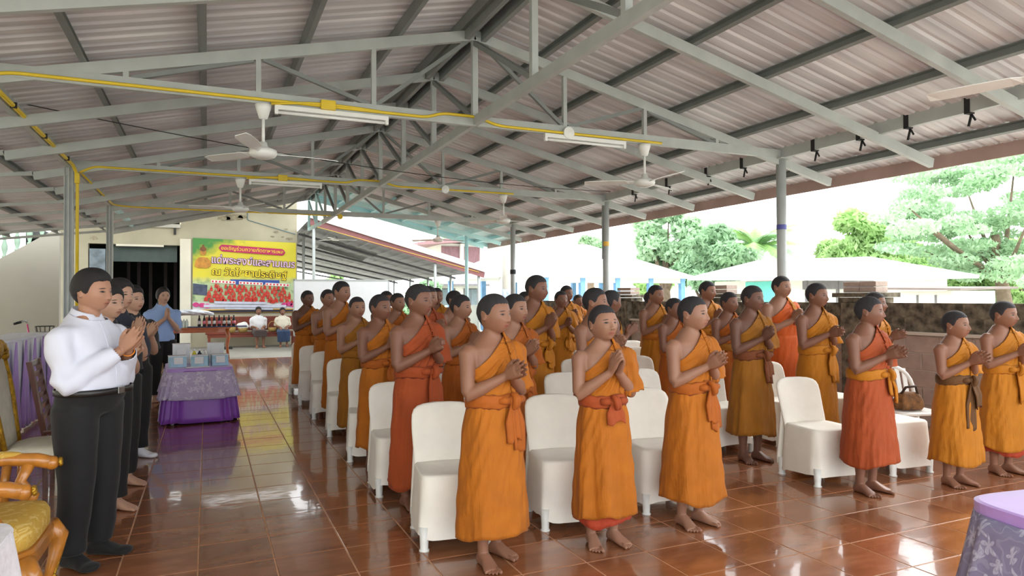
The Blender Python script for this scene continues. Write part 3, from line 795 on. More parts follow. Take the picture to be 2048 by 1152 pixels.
def add_hand(mb, P, s, tilt, gap, curl, k, spread=0.055, yaw=0.0):
    """praying hand: palm facing the midline, fingers up and forwards"""
    Wr = P.wr[s]
    d = Vector((0, -math.cos(tilt), math.sin(tilt))); wd = Vector((0, math.sin(tilt), math.cos(tilt)))
    tip_in = Vector((-s, 0, 0))
    x0 = s * (0.0135 * k + gap)
    def pt(a, b, c): return Vector((x0 + s * c, Wr.y, Wr.z)) + d * a + wd * b
    hs = k
    rings = []
    for a, hw, th in ((-0.008, 0.021, 0.017), (0.015, 0.027, 0.0165), (0.045, 0.036, 0.0155), (0.072, 0.039, 0.014), (0.088, 0.037, 0.0115)):
        rr = []
        for q in superring((0, 0, 0), hw * hs, th * hs, 14, 2.6): rr.append(pt(a * hs, q.x + 0.002 * hs, q.y + (0.013 * hs * (1 - a / 0.088) * 0.5)))
        rings.append(rr)
    mb.loft(rings)
    L = (0.062, 0.070, 0.065, 0.050)
    for i in range(4):
        b = (0.0285 - 0.0188 * i) * hs; ang = (1.5 - i) * spread
        base = pt((0.080 - 0.004 * abs(i - 1.2)) * hs, b, 0)
        dd = (d * math.cos(ang) + wd * math.sin(ang)).normalized(); p = base; pts = [base - dd * 0.012 * hs, base]; rs = [0.0088 * hs, 0.0090 * hs]
        for j, fr in enumerate((0.42, 0.32, 0.26)):
            c = curl * (j + 0.3) + random.uniform(-0.04, 0.04)
            e = (dd * math.cos(c) + tip_in * math.sin(c)).normalized(); p = p + e * L[i] * fr * hs; pts.append(p); rs.append((0.0086, 0.0078, 0.0066)[j] * hs)
        mb.tube(pts, rs, 10); mb.ellipsoid(pts[-1], [0.0064 * hs] * 3, None, 8, 6)
    # thumb leaves the side of the palm near its base
    b0 = pt(0.022 * hs, 0.026 * hs, 0.002); b1 = pt(0.048 * hs, 0.048 * hs, -0.002); b2 = pt(0.076 * hs, 0.056 * hs, -0.004); b3 = pt(0.096 * hs, 0.056 * hs, -0.005)
    mb.tube([b0, b1, b2, b3], [0.013 * hs, 0.0115 * hs, 0.0095 * hs, 0.0075 * hs], 10); mb.ellipsoid(b3, [0.0074 * hs] * 3, None, 8, 6)
def add_relaxed_hand(mb, P, s, k, d=Vector((0, -0.6, -0.8))):
    Wr = P.wr[s]; d = d.normalized(); side = Vector((1, 0, 0)); nrm = d.cross(side).normalized()
    rings = []
    for a, hw, th in ((-0.008, 0.021, 0.016), (0.03, 0.032, 0.014), (0.07, 0.038, 0.013), (0.088, 0.036, 0.011)):
        rings.append([Wr + d * a * k + side * q.x + nrm * q.y for q in superring((0, 0, 0), hw * k, th * k, 12, 2.6)])
    mb.loft(rings)
    for i in range(4):
        b = (0.028 - 0.0186 * i) * k; p = Wr + d * 0.082 * k + side * b; pts = [p]; 
        for j, c in enumerate((0.25, 0.6, 0.9)):
            e = d * math.cos(c) + nrm * math.sin(c) * -1; p = p + e * 0.022 * k; pts.append(p)
        mb.tube(pts, [0.0088 * k, 0.0084 * k, 0.0076 * k, 0.0064 * k], 8)
    mb.tube([Wr + d * 0.02 * k - s * side * 0.025 * k, Wr + d * 0.05 * k - s * side * 0.045 * k, Wr + d * 0.08 * k - s * side * 0.05 * k], [0.012 * k, 0.011 * k, 0.008 * k], 8)
def add_leg(mb, P, s, thin=False, infl=0.0, foot=True, toes=True):
    k = P.k; A, B, C = P.hp[s], P.kn[s], P.an[s]
    th = 0.05 if thin else 0.078
    mb.tube([A + Vector((0, 0, 0.02)), lerp(A, B, 0.35), lerp(A, B, 0.75), B, lerp(B, C, 0.22) + Vector((0, 0.012 * k, 0)), lerp(B, C, 0.45) + Vector((0, 0.01 * k, 0)), lerp(B, C, 0.8), C],
            [(q + infl) * k for q in (th, th * 0.92, 0.052, 0.047, 0.049, 0.046, 0.033, 0.030)], 16)
    if not foot: return
    add_foot(mb, P, s, toes, 0.0 if toes else -0.006)
def add_foot(mb, P, s, toes=True, infl=0.0):
    k = P.k; C = P.an[s]; R = Matrix.Rotation(P.footdir[s], 3, 'Z'); z0 = C.z - 0.048 * P.ht
    def W(x, y, z): return Vector((C.x, C.y, z0)) + R @ (Vector((x, y, z)) * k)
    rings = []
    for y, hw, top, xo in ((0.050, 0.016, 0.036, 0), (0.040, 0.027, 0.058, 0), (0.012, 0.0315, 0.082, 0), (-0.025, 0.033, 0.078, -s * 0.003), (-0.06, 0.037, 0.056, -s * 0.004), (-0.095, 0.043, 0.038, 0), (-0.12, 0.044, 0.028, s * 0.001), (-0.133, 0.040, 0.022, s * 0.002)):
        rr = []
        for q in superring((0, 0, 0), hw + infl, top / 2 + infl * 0.7, 16, 2.5): rr.append(W(q.x + xo, y - (infl if y < -0.12 else -infl if y > 0.04 else 0), top / 2 + infl * 0.7 + q.y))
        rings.append(rr)
    mb.loft(rings)
    if not toes: 
        mb.ellipsoid(W(0.0, -0.135, 0.017 + infl * .7), [(0.044 + infl * 1.4) * k, (0.033 + infl * 2) * k, (0.018 + infl) * k], R, 14, 8); return
    for i, (x, y, r, l) in enumerate(((-0.0300, -0.130, 0.0120, 0.034), (-0.0085, -0.133, 0.0078, 0.030), (0.0085, -0.128, 0.0074, 0.027), (0.0240, -0.120, 0.0070, 0.024), (0.0375, -0.109, 0.0066, 0.021))):
        a = W(s * x * .9, y + 0.012, r * 1.25); b = W(s * x * 1.03, y - l * 0.5, r * 1.35); c = W(s * x * 1.08, y - l, r * 0.95)
        mb.tube([a, b, c], [r * k * 1.05, r * k, r * k * 0.9], 10); mb.ellipsoid(c, [r * k * 0.9] * 3, None, 10, 7)
def head_matrix(P, yaw, pitch, roll=0.0):
    C = Vector((0, -0.012 * P.k, P.ht - P.hd * 0.5)); pv = Vector((0, 0.02, P.ht - P.hd * 0.98))
    R = Matrix.Rotation(yaw, 4, 'Z') @ Matrix.Rotation(pitch, 4, 'X') @ Matrix.Rotation(roll, 4, 'Y')
    return Matrix.Translation(pv) @ R @ Matrix.Translation(C - pv) @ Matrix.Scale(P.hd, 4)
def body_mesh(P, T, vox, tilt=0.75, *a_, toes=True, **k_):
    return body_mesh_(P, T, vox, tilt, *a_, toes=toes, **k_)
def body_mesh_(P, T, vox, tilt=0.75, gap=0.0, curl=0.0, thin_legs=True, hand_fn=None, belly=0.0, feet=True, spread=0.055, bend_r=1.0, toes=True, fine_feet=False):
    mb = MB(); mb.loft(torso_rings(P, belly=belly))
    k = P.k
    T3 = T
    chin = T @ Vector((0, 0.05, -0.36))
    mb.tube([Vector((0, 0.008 * k, 0.80 * P.ht)), lerp(Vector((0, 0.008 * k, 0.82 * P.ht)), chin, 0.35), chin, T @ Vector((0, 0.06, -0.2))], [0.062 * k, 0.053 * k, 0.050 * k, 0.052 * k], 18)
    for s in (-1, 1):
        add_arm(mb, P, s, r0=bend_r)
        if hand_fn: hand_fn(mb, P, s)
        else: add_hand(mb, P, s, tilt, gap, curl, P.hd / 0.215, spread)
        add_leg(mb, P, s, thin_legs, foot=feet and not fine_feet, toes=toes)
    head_mesh(mb, T)
    V, F = voxel(mb, vox)
    # soften joints, keep face, fingers and toes crisp
    Hc = np.array(T @ Vector((0, 0, 0.02))); w = np.full(len(V), 0.55)
    dh = np.linalg.norm(V - Hc, axis=1); w *= np.clip((dh - 0.5 * P.hd) / (0.12 * P.hd), 0.0, 1)
    for s in (-1, 1):
        wr = np.array(P.wr[s]); dw = np.linalg.norm(V - wr - np.array([0, -0.05, 0.05]) * k, axis=1); w *= np.clip((dw - 0.11 * k) / (0.05 * k), 0.08, 1)
    w = np.where(V[:, 2] < 0.04 * P.ht, np.minimum(w, 0.12), w)
    w = np.maximum(w, 0.06)
    V = vsmooth(V, F, w, 5 if vox < 0.006 else 3)
    if fine_feet:
        for s in (-1, 1):
            fm = MB(); add_foot(fm, P, s); C = P.an[s]
            fm.tube([C + (P.kn[s] - C) * 0.16, C + (P.kn[s] - C) * 0.08, C, C + Vector((0, 0, -0.02))], [0.031 * k, 0.030 * k, 0.030 * k, 0.030 * k], 16)
            V2, F2 = voxel(fm, 0.0032); w2 = np.where(V2[:, 1] < C.y - 0.11 * k, 0.15, 0.55); V2 = vsmooth(V2, F2, w2, 3)
            F = np.concatenate([F, F2 + len(V)]); V = np.concatenate([V, V2])
    me = np_mesh('body', V, F, M_skin)
    Ti = np.array(T.inverted()); fc = V @ Ti[:3, :3].T + Ti[:3, 3]
    at = me.attributes.new('face', 'FLOAT_VECTOR', 'POINT'); at.data.foreach_set('vector', fc.astype(np.float32).ravel())
    return me
BUZZ = [(0, 0.265), (35, 0.26), (55, 0.235), (66, 0.16), (74, 0.02), (82, -0.03), (92, 0.02), (104, -0.02), (118, -0.2), (140, -0.28), (180, -0.30)]

def fold_noise(seed, n=5, lo=3, hi=14):
    r = np.random.default_rng(seed); return [(r.integers(lo, hi), r.uniform(0, 2 * PI), r.uniform(0.4, 1.0), r.uniform(-1.2, 1.2)) for _ in range(n)]
def skirt_mesh(P, seed, ztop, zhem, hw0, hd0, hw1, hd1, lean=0.0, amp=1.0, yoff0=0.0, panel=0.6, n=110, m=34, yc=0.0):
    fn = fold_noise(seed, 5, 3, 10); r = np.random.default_rng(seed + 50); ph = r.uniform(0, 6.28)
    t = np.linspace(0, 2 * PI, n, endpoint=False); k = P.k
    V = []
    for i in range(m + 1):
        u = i / m; z = ztop + (zhem - ztop) * u
        e = u ** 0.8
        hipb = 0.012 * k * math.sin(min(1, u / 0.3) * PI / 2)
        hw = hw0 + (hw1 - hw0) * e + hipb; hd = hd0 + (hd1 - hd0) * e + hipb
        A = (0.002 + 0.015 * u ** 1.7) * amp * k
        f = np.zeros(n)
        for (q, p, a, tw) in fn: f += a * np.cos(q * t + p + tw * u * 2.2) ** 3
        rad = A * f * 0.55
        # swags near the waist, fine crumples
        rad += 0.0045 * k * np.sin(7 * t + 13 * u + ph + 1.5 * np.sin(3 * t + 5 * u)) * np.sin(4 * u * PI + 2 * np.sin(2 * t + ph))
        # diagonal drag lines from the knot towards the hem
        dl = (t - 1.5 * PI) * 2.2 + u * 3.0
        rad += 0.010 * k * np.exp(-((t - 1.5 * PI) / 1.3) ** 2) * (np.abs(((dl * 1.3 + 0.3 * np.sin(6 * u + ph)) % 1.0) * 2 - 1) - 0.5) * (1 - 0.55 * u)
        # wrapped front panel edge
        pe = (t - (1.5 * PI + panel) + PI) % (2 * PI) - PI
        rad += 0.014 * k * (1 / (1 + np.exp(-pe / 0.03)) - 1 / (1 + np.exp(-(pe - 0.9) / 0.5))) * (0.4 + 0.6 * u)
        rad *= min(1.0, 0.15 + u / 0.12)
        ct, st = np.cos(t), np.sin(t); ex = 2 / 2.25
        x = (hw + rad) * np.sign(ct) * np.abs(ct) ** ex; y = (hd + rad) * np.sign(st) * np.abs(st) ** ex
        zz = z + u ** 3 * (0.012 * np.sin(2 * t + ph) + 0.010 * np.sin(3 * t + 2 * ph) + 0.006 * f) * k
        V.append(np.stack([x, y + yc + lean * u, zz], -1))
    V = np.concatenate(V); F = np.array([(i * n + j, i * n + (j + 1) % n, (i + 1) * n + (j + 1) % n, (i + 1) * n + j) for i in range(m) for j in range(n)])
    return V, F[:, ::-1]
def solid(o, th): 
    md = o.modifiers.new('thickness', 'SOLIDIFY'); md.thickness = th; md.offset = -1
    return o

def strip_mesh(path, width, thick, seed, rows=14, cols=10, pleat=0.008, taper=0.0):
    """hanging cloth strip: path(u)->centre, side; width(u)"""
    r = np.random.default_rng(seed); ph = r.uniform(0, 6.28, 3)
    F_, B_ = [], []
    for i in range(rows + 1):
        u = i / rows; c, sd, nr = path(u); w = width(u)
        for j in range(cols + 1):
            v = j / cols * 2 - 1
            d = pleat * (math.sin(v * 4.2 + ph[0] + u * 1.5) + 0.5 * math.sin(v * 9 + ph[1] - u * 2)) * (0.3 + 0.7 * u)
            p = c + sd * v * w / 2 + nr * d + Vector((0, 0, -0.012 * math.sin(v * 3 + ph[2]) * u))
            F_.append(p + nr * thick / 2); B_.append(p - nr * thick / 2)
    n = cols + 1; N = len(F_); V = F_ + B_; F = []
    for i in range(rows):
        for j in range(cols):
            a = i * n + j; F.append((a, a + 1, a + n + 1, a + n)); F.append((N + a, N + a + n, N + a + n + 1, N + a + 1))
    for i in range(rows):
        a = i * n; F.append((a, a + n, N + a + n, N + a)); a = i * n + cols; F.append((a, N + a, N + a + n, a + n))
    for j in range(cols):
        a = j; F.append((a, N + a, N + a + 1, a + 1)); a = rows * n + j; F.append((a, a + 1, N + a + 1, N + a))
    mb = MB(); mb.add(V, F); return mb

def monk_parts(S):
    """build the meshes of one novice; returns list of (name, mesh, colour key, parent name)"""
    ht = S['ht']; vox = S.get('vox', 0.0075); seed = S.get('seed', 1)
    random.seed(seed)
    P = skeleton(ht, False, S.get('w', 1.0), lift=S.get('lift', 0), hand_fwd=S.get('fwd', 0), stance=S.get('stance', 0.0))
    k = P.k
    for s, dy in S.get('step', {}).items(): P.an[s].y += dy; P.kn[s].y += dy * 0.5
    T = head_matrix(P, S.get('yaw', 0), S.get('pitch', 0), S.get('roll', 0))
    belly = S.get('belly', 0.0)
    out = []
    out.append(('body', body_mesh(P, T, vox, S.get('tilt', 0.7), S.get('gap', 0.0), S.get('curl', 0.05), True, belly=belly, spread=S.get('spread', 0.055), bend_r=S.get('armr', 1.0), fine_feet=S.get('fine', False)), 'skin', None, 0))
    hm = hair_mesh(T, S.get('hair', 0.016), BUZZ, 0.006, seed=seed)
    out.append(('hair', hm.mesh('hair', M_buzz, True), None, None, 0))
    # upper robe
    cl = MB(); cl.loft(torso_rings(P, 0.014 * 1.0, belly, z0=0.5))
    add_arm(cl, P, 1, infl=0.016, upto=0.62, flare=S.get('sleeve', 0.75))
    V, F = voxel(cl, 0.0105 if vox < 0.008 else 0.014)
    V = vsmooth(V, F, np.full(len(V), 0.5), 4); Nn = vnormals(V, F)
    sx, sz = 0.10 * k, 0.815 * ht
    al = np.arctan2(V[:, 2] - sz, V[:, 0] - sx); ds = np.hypot(V[:, 0] - sx, V[:, 2] - sz)
    r = np.random.default_rng(seed + 9); p1, p2, p3 = r.uniform(0, 6.28, 3)
    wob = 0.5 * np.sin(V[:, 0] * 17 / k + p1) + 0.4 * np.sin(V[:, 2] * 23 / k + p2)
    tri = np.abs(((al * 5.2 + wob * 0.35 + p3) % 1.0) * 2 - 1); fan = (tri ** 0.8 - 0.5) * 1.5 + 0.22 * np.sin(al * 37 + 2 * wob + p1)
    arm = np.clip((V[:, 0] - 0.115 * k) / (0.03 * k), 0, 1)
    aa = np.arctan2(V[:, 1], V[:, 0] - 0.17 * k); sl = 0.8 * np.sin(5 * aa + V[:, 2] * 20 / k + p2) + 0.4 * np.sin(V[:, 2] * 60 / k + 2 * aa + p1)
    amp = 0.016 * k * np.clip(ds / (0.12 * k), 0.15, 1.0)
    eA = np.array([0.050 * k, 0, 0.835 * ht]); eB = np.array([-0.150 * k * P.w, 0, 0.715 * ht]); ed = eB - eA; en = np.array([-ed[2], 0, ed[0]]); en = en / np.linalg.norm(en) * (1 if -ed[2] > 0 else -1)
    amp = amp * np.clip(((V - eA) @ en) / (0.05 * k), 0.12, 1.0) * np.clip((V[:, 2] - 0.605 * ht) / (0.05 * ht), 0.05, 1.0)
    V = V + Nn * ((fan * (1 - arm) + 0.55 * sl * arm) * amp)[:, None]
    up = np_mesh('upper_robe', V, F, M_robe)
    fa = np.where(arm > 0.5, aa * 0.09, al * 0.24); set_fold(up, np.stack([fa + seed, (ds + V[:, 2]) * 0.10, V[:, 1] * 0.2], -1))
    A = Vector((0.050 * k, 0, 0.835 * ht)); B = Vector((-0.150 * k * P.w, 0, 0.715 * ht)); d = B - A
    nrm = Vector((-d.z, 0, d.x)); nrm = -nrm if nrm.x < 0 else nrm
    nrm.y = -0.12 * nrm.length
    bp = lerp(P.sh[1], P.el[1], 0.97) 
    ad = (P.el[1] - P.sh[1]).normalized()
    strip = up.copy()
    cut(up, [(A, nrm), (Vector((0, 0, 0.575 * ht)), Vector((0, 0, 1)))])
    bm = bmesh.new(); bm.from_mesh(up)
    # sleeve end: trim only the arm side
    kill = [q for q in bm.verts if q.co.x > 0.12 * k and (q.co - (bp + Vector((0, 0.0, -0.01)))).dot(ad) > 0 and (q.co - lerp(P.el[1], P.wr[1], 0.3)).length < 0.2 * k and q.co.z < P.el[1].z + 0.03 * k and q.co.x > 0.148 * k * P.w]
    bmesh.ops.delete(bm, geom=kill, context='VERTS'); bm.to_mesh(up); bm.free()
    out.append(('upper_robe', up, 'robe', None, 0.005))
    # folded band over the left shoulder
    for q in strip.vertices: pass
    n_ = len(strip.vertices); co = np.empty(n_ * 3); strip.vertices.foreach_get('co', co); co = co.reshape(-1, 3)
    co = co + Nn * (0.009 + 0.004 * np.sin(co[:, 0] * 160 / k + p2))[:, None] * k; strip.vertices.foreach_set('co', co.ravel())
    x0 = 0.048 * k; x1 = 0.118 * k
    zc = 0.60 * ht
    cut(strip, [(Vector((x0, 0, 0.835 * ht)), Vector((1, 0, 0.10))), (Vector((x1, 0, 0)), Vector((-1, 0, 0.0))), (Vector((0, 0.05 * k, zc)), Vector((0, -0.05, 1)))])
    strip.name = 'shoulder_fold'
    if S.get('band', True): out.append(('shoulder_fold', strip, 'robe2', None, 0.006))
    # lower robe
    wz = 0.605 * ht; hem = S.get('hem', 0.12) * ht
    wq = 0.5 + P.w / 2
    hw0 = (0.121 * P.w + belly * 0.45 + 0.020) * k; hd0 = (0.081 * wq + belly * 0.55 + 0.018) * k
    V, F = skirt_mesh(P, seed + 3, wz, hem, hw0, hd0, S.get('hemw', 0.188) * k, S.get('hemd', 0.150) * k, amp=S.get('amp', 1.0), panel=S.get('panel', 0.55), yc=-belly * 0.25 * k, n=110 if vox < 0.007 else 72, m=34 if vox < 0.007 else 20)
    lr = np_mesh('lower_robe', V, F, M_robe); th_ = np.arctan2(V[:, 1], V[:, 0])
    set_fold(lr, np.stack([np.cos(th_) * 0.16 + 0.35 * (wz - V[:, 2]) * np.sin(th_ * 1.0 + 2.2) * 0.5, V[:, 2] * 0.16, np.sin(th_) * 0.16], -1) * 0.8 + seed)
    out.append(('lower_robe', lr, 'robe', None, 0.006))
    if S.get('under'):
        V, F = skirt_mesh(P, seed + 13, hem + 0.12, hem - 0.045 * k, 0.150 * k, 0.118 * k, 0.160 * k, 0.125 * k, amp=0.6, n=72, m=8)
        out.append(('under_robe', np_mesh('under_robe', V, F, M_robe), 'under', None, 0.004))
    # sash, knot and tails
    def front(x, z):  # skirt front surface y
        q = max(-1, min(1, x / (hw0 + 0.01))); return -(hd0 + 0.02 * k) * (1 - abs(q) ** 2.25) ** (1 / 2.25) - belly * 0.25 * k
    if S.get('sash', True):
        sb = MB(); rings = []
        hgt = S.get('sashh', 0.040)
        for a in np.linspace(0, 2 * PI, 9)[:-1]:
            rr = []
            for q, tt in zip(superring((0, -belly * 0.25 * k, wz), hw0 + (0.010 + 0.008 * math.cos(a)) * k, hd0 + (0.010 + 0.008 * math.cos(a)) * k, 48), np.linspace(0, 2 * PI, 48)):
                rr.append(q + Vector((0, 0, hgt * k * math.sin(a) + 0.006 * k * math.sin(3 * tt + seed) + 0.004 * k * math.sin(11 * tt + a * 2))))
            rings.append(rr)
        rings.append(rings[0]); sb.loft(rings, cap=False)
        out.append(('waist_sash', sb.mesh('waist_sash', M_robe, True), 'sash', None, 0))
        kx = S.get('kx', 0.055) * k; ky = front(kx, wz) - 0.012 * k
        kn = MB(); kc = Vector((kx, ky, wz - 0.004 * k))
        kn.ellipsoid(kc, (0.036 * k, 0.024 * k, 0.030 * k), Matrix.Rotation(0.3, 3, 'Y'), 20, 12)
        tw = 0.25 * math.sin(seed)
        for dx_, rr2 in ((-0.006, 0.017), (0.012, 0.013)):
            pts = [kc + Vector(((dx_ + tw * 0.05 * math.cos(t)) * k, (-0.006 - 0.026 * math.sin(t)) * k, 0.036 * math.cos(t) * k)) for t in np.linspace(-0.2, PI + 0.2, 11)]
            kn.tube(pts, [rr2 * k * (0.8 + 0.25 * math.sin(PI * i / 10)) for i in range(11)], 10)
        for sg in (-1, 1):
            kn.tube([kc + Vector((sg * 0.02 * k, 0.004 * k, 0.004 * k)), kc + Vector((sg * 0.05 * k, 0.010 * k, 0.006 * k)), kc + Vector((sg * 0.085 * k, 0.026 * k, 0.004 * k))], [0.020 * k, 0.024 * k, 0.022 * k], 10)
        out.append(('knot', kn.mesh('knot', M_robe, True), 'sash', None, 0))
        for j, (dx, ln, wd, fl) in enumerate(S.get('tails', [(0.02, 0.19, 0.115, 0.02), (-0.02, 0.14, 0.09, 0.0)])):
            def path(u, dx=dx, ln=ln, fl=fl):
                x = kx + (dx * min(1, u * 2) + fl * u) * k; z = wz - 0.01 * k - ln * k * u
                y = min(ky - 0.004 * k, front(x, z) - (0.012 + 0.018 * u) * k) - 0.005 * j * k
                tn = Vector((math.sin(0.5 * (x / (hw0 + 1e-3))), -1, 0)).normalized()
                return Vector((x, y, z)), Vector((-tn.y, tn.x, 0)), tn
            sm = strip_mesh(path, lambda u, wd=wd: k * (wd * (0.45 + 0.55 * min(1, u * 2.2))), 0.010 * k, seed + 20 + j, pleat=0.006 * k)
            out.append(('sash_tail', sm.mesh('sash_tail', M_robe, True), 'sash', None, 0))
    return out, P
def place_person(parts, label, loc, rz, colors, scale=1.0, group=None, cat='person', name='person'):
    o = thing(name, label, cat, loc, rz, group); o.scale = (scale, scale, scale)
    made = {}
    for (nm, me, ck, par, sol) in parts:
        q = link(nm, me, made.get(par, o))
        if sol: solid(q, sol)
        c = colors.get(ck) if ck else None
        q.color = (*(c or (0.03, 0.03, 0.03)), 1)
        made[nm] = q
    return o
# ------------------------------------------------------------------ the novices
SK = [srgb(148, 104, 82), srgb(134, 92, 73), srgb(160, 117, 95), srgb(118, 82, 67)]
GOLD, ORA, ORB, RED, MUS, BRN = srgb(208, 130, 10), srgb(203, 116, 8), srgb(194, 101, 14), srgb(186, 82, 30), srgb(176, 112, 14), srgb(110, 72, 32)
UNDER = srgb(196, 70, 36)
_dk = lambda c, f: tuple(q * f for q in c)
GOLD, ORA, ORB, RED, MUS, BRN, UNDER = [_dk(c, 0.74) for c in (GOLD, ORA, ORB, RED, MUS, BRN, UNDER)]
SK = [_dk(c, 0.90) for c in SK]
def cam_project(x, y, z):
    d = Vector((x, y, z - CAM_H)); zc = d.dot(_f); return 1024 + CAM_F * d.dot(_r2) / zc, 576 - CAM_F * d.dot(_u2) / zc
def locate(u, v, Y):
    """floor x and body height of a standing figure from its head top (u, v) and its row Y"""
    lo, hi = -6.0, 12.0
    for _ in range(40):
        m = (lo + hi) / 2
        if cam_project(m, Y, 1.5)[0] < u: lo = m
        else: hi = m
    X = lo; a, b = 0.8, 2.2
    for _ in range(40):
        m = (a + b) / 2
        if cam_project(X, Y, m)[1] > v: a = m
        else: b = m
    return X, a
G = 'people in orange robes standing in rows'
LONG = [(0.025, 0.27, 0.12, 0.02), (-0.02, 0.21, 0.10, 0.01)]
# head u, head top v, Y, spec, colours(skin, robe, sash), rz, label
front = [
 (982, 588, 3.60, dict(seed=3, yaw=.30, pitch=.02, tilt=.42, curl=.05, hem=.115, tails=LONG, kx=.06, hemw=.20, hemd=.165, spread=.07, gap=.004, step={-1: -0.04, 1: .05}, sleeve=.5), (0, ORA, ORB), .24, 'person in orange robe, long sash tails, praying in front row nearest the aisle'),
 (1204, 611, 3.57, dict(seed=4, yaw=.12, pitch=-.08, tilt=1.0, curl=.32, hem=.13, kx=.02, lift=.03, under=True, tails=[(0.0, .12, .12, .0)], hemw=.19, spread=.05, gap=.006), (2, ORA, RED), -.08, 'person in orange robe and red underskirt, hands pressed upright, second in front row'),
 (1381, 593, 3.63, dict(seed=5, yaw=.34, pitch=0, tilt=.55, hem=.12, tails=LONG, kx=.05, hemw=.205, hemd=.165, spread=.06), (2, ORA, ORB), .12, 'person in orange robe gazing right, third from the aisle in front row'),
 (1732, 593, 3.66, dict(seed=6, yaw=.42, pitch=.03, tilt=.35, hem=.155, kx=.06, w=1.05, tails=[(.02, .15, .13, .01), (.05, .20, .06, .02)], hemw=.20, hemd=.17, spread=.09, gap=.006, belly=.02), (1, RED, GOLD), .10, 'person in red-orange robe with golden sash praying in front row'),
 (1906, 622, 3.52, dict(seed=7, yaw=.26, pitch=.0, tilt=.45, hem=.135, kx=.05, tails=[(-.035, .40, .12, -.01), (.05, .22, .16, .02)], hemw=.205, hemd=.17, spread=.10, gap=.008, lift=.01), (0, GOLD, BRN), -.08, 'person in golden robe with long brown sash praying in front row'),
 (2001, 602, 3.58, dict(seed=8, yaw=.30, pitch=.05, tilt=.4, hem=.15, kx=.04, under=True, tails=[(.03, .27, .15, .02)], hemw=.20), (0, GOLD, GOLD), -.18, 'person in golden robe with red underskirt at the right picture edge'),
 (832, 568, 4.80, dict(seed=9, yaw=.30, pitch=.05, tilt=.5, curl=.42, hem=.10, tails=[(.02, .22, .15, .0)], kx=.05, hemw=.185, spread=.05), (1, RED, RED), .38, 'person in brick-orange robe with clasped fingers, second row beside the aisle'),
 (1026, 588, 4.82, dict(seed=10, yaw=.25, pitch=.02, tilt=.7, kx=.04, hem=.11), (2, ORB, ORB), .28, 'person in dark orange robe praying, second row, second from the aisle'),
 (1186, 576, 4.80, dict(seed=11, yaw=.40, pitch=.0, tilt=.5, hem=.12), (0, ORA, ORA), .40, 'person in orange robe half hidden in second row, third from the aisle'),
 (1500, 571, 4.80, dict(seed=12, yaw=.28, pitch=.06, tilt=.72, curl=.2, hem=.155, kx=.05, tails=[(.03, .17, .11, .02), (0, .22, .08, .03)], hemw=.185, amp=1.3), (3, MUS, srgb(120, 64, 30)), -.02, 'person in mustard robe with brown sash, second row, bare feet in clear view'),
 (1629, 566, 4.80, dict(seed=13, yaw=.26, pitch=.05, tilt=.25, hem=.13, kx=.06, tails=LONG, hemw=.20, amp=1.4), (1, GOLD, GOLD), .0, 'person in golden robe, second row, hands held flat and forward'),
 (1746, 584, 4.80, dict(seed=14, yaw=.2, pitch=.02, tilt=.4), (1, GOLD, GOLD), .25, 'person in golden robe mostly hidden behind the red-orange robed person'),
]
for (u, v, Y, S, (sk, rb_, sb_), rz, lab) in front:
    X, h = locate(u, v, Y); S = dict(S); S['ht'] = h; S['vox'] = 0.0058 if Y < 4 else 0.0074; S['fine'] = Y < 4 or u == 1500
    pp, P = monk_parts(S)
    place_person(pp, lab, (X, Y, 0), rz, dict(skin=SK[sk], robe=rb_, robe2=rb_, sash=sb_, under=UNDER), group=G)
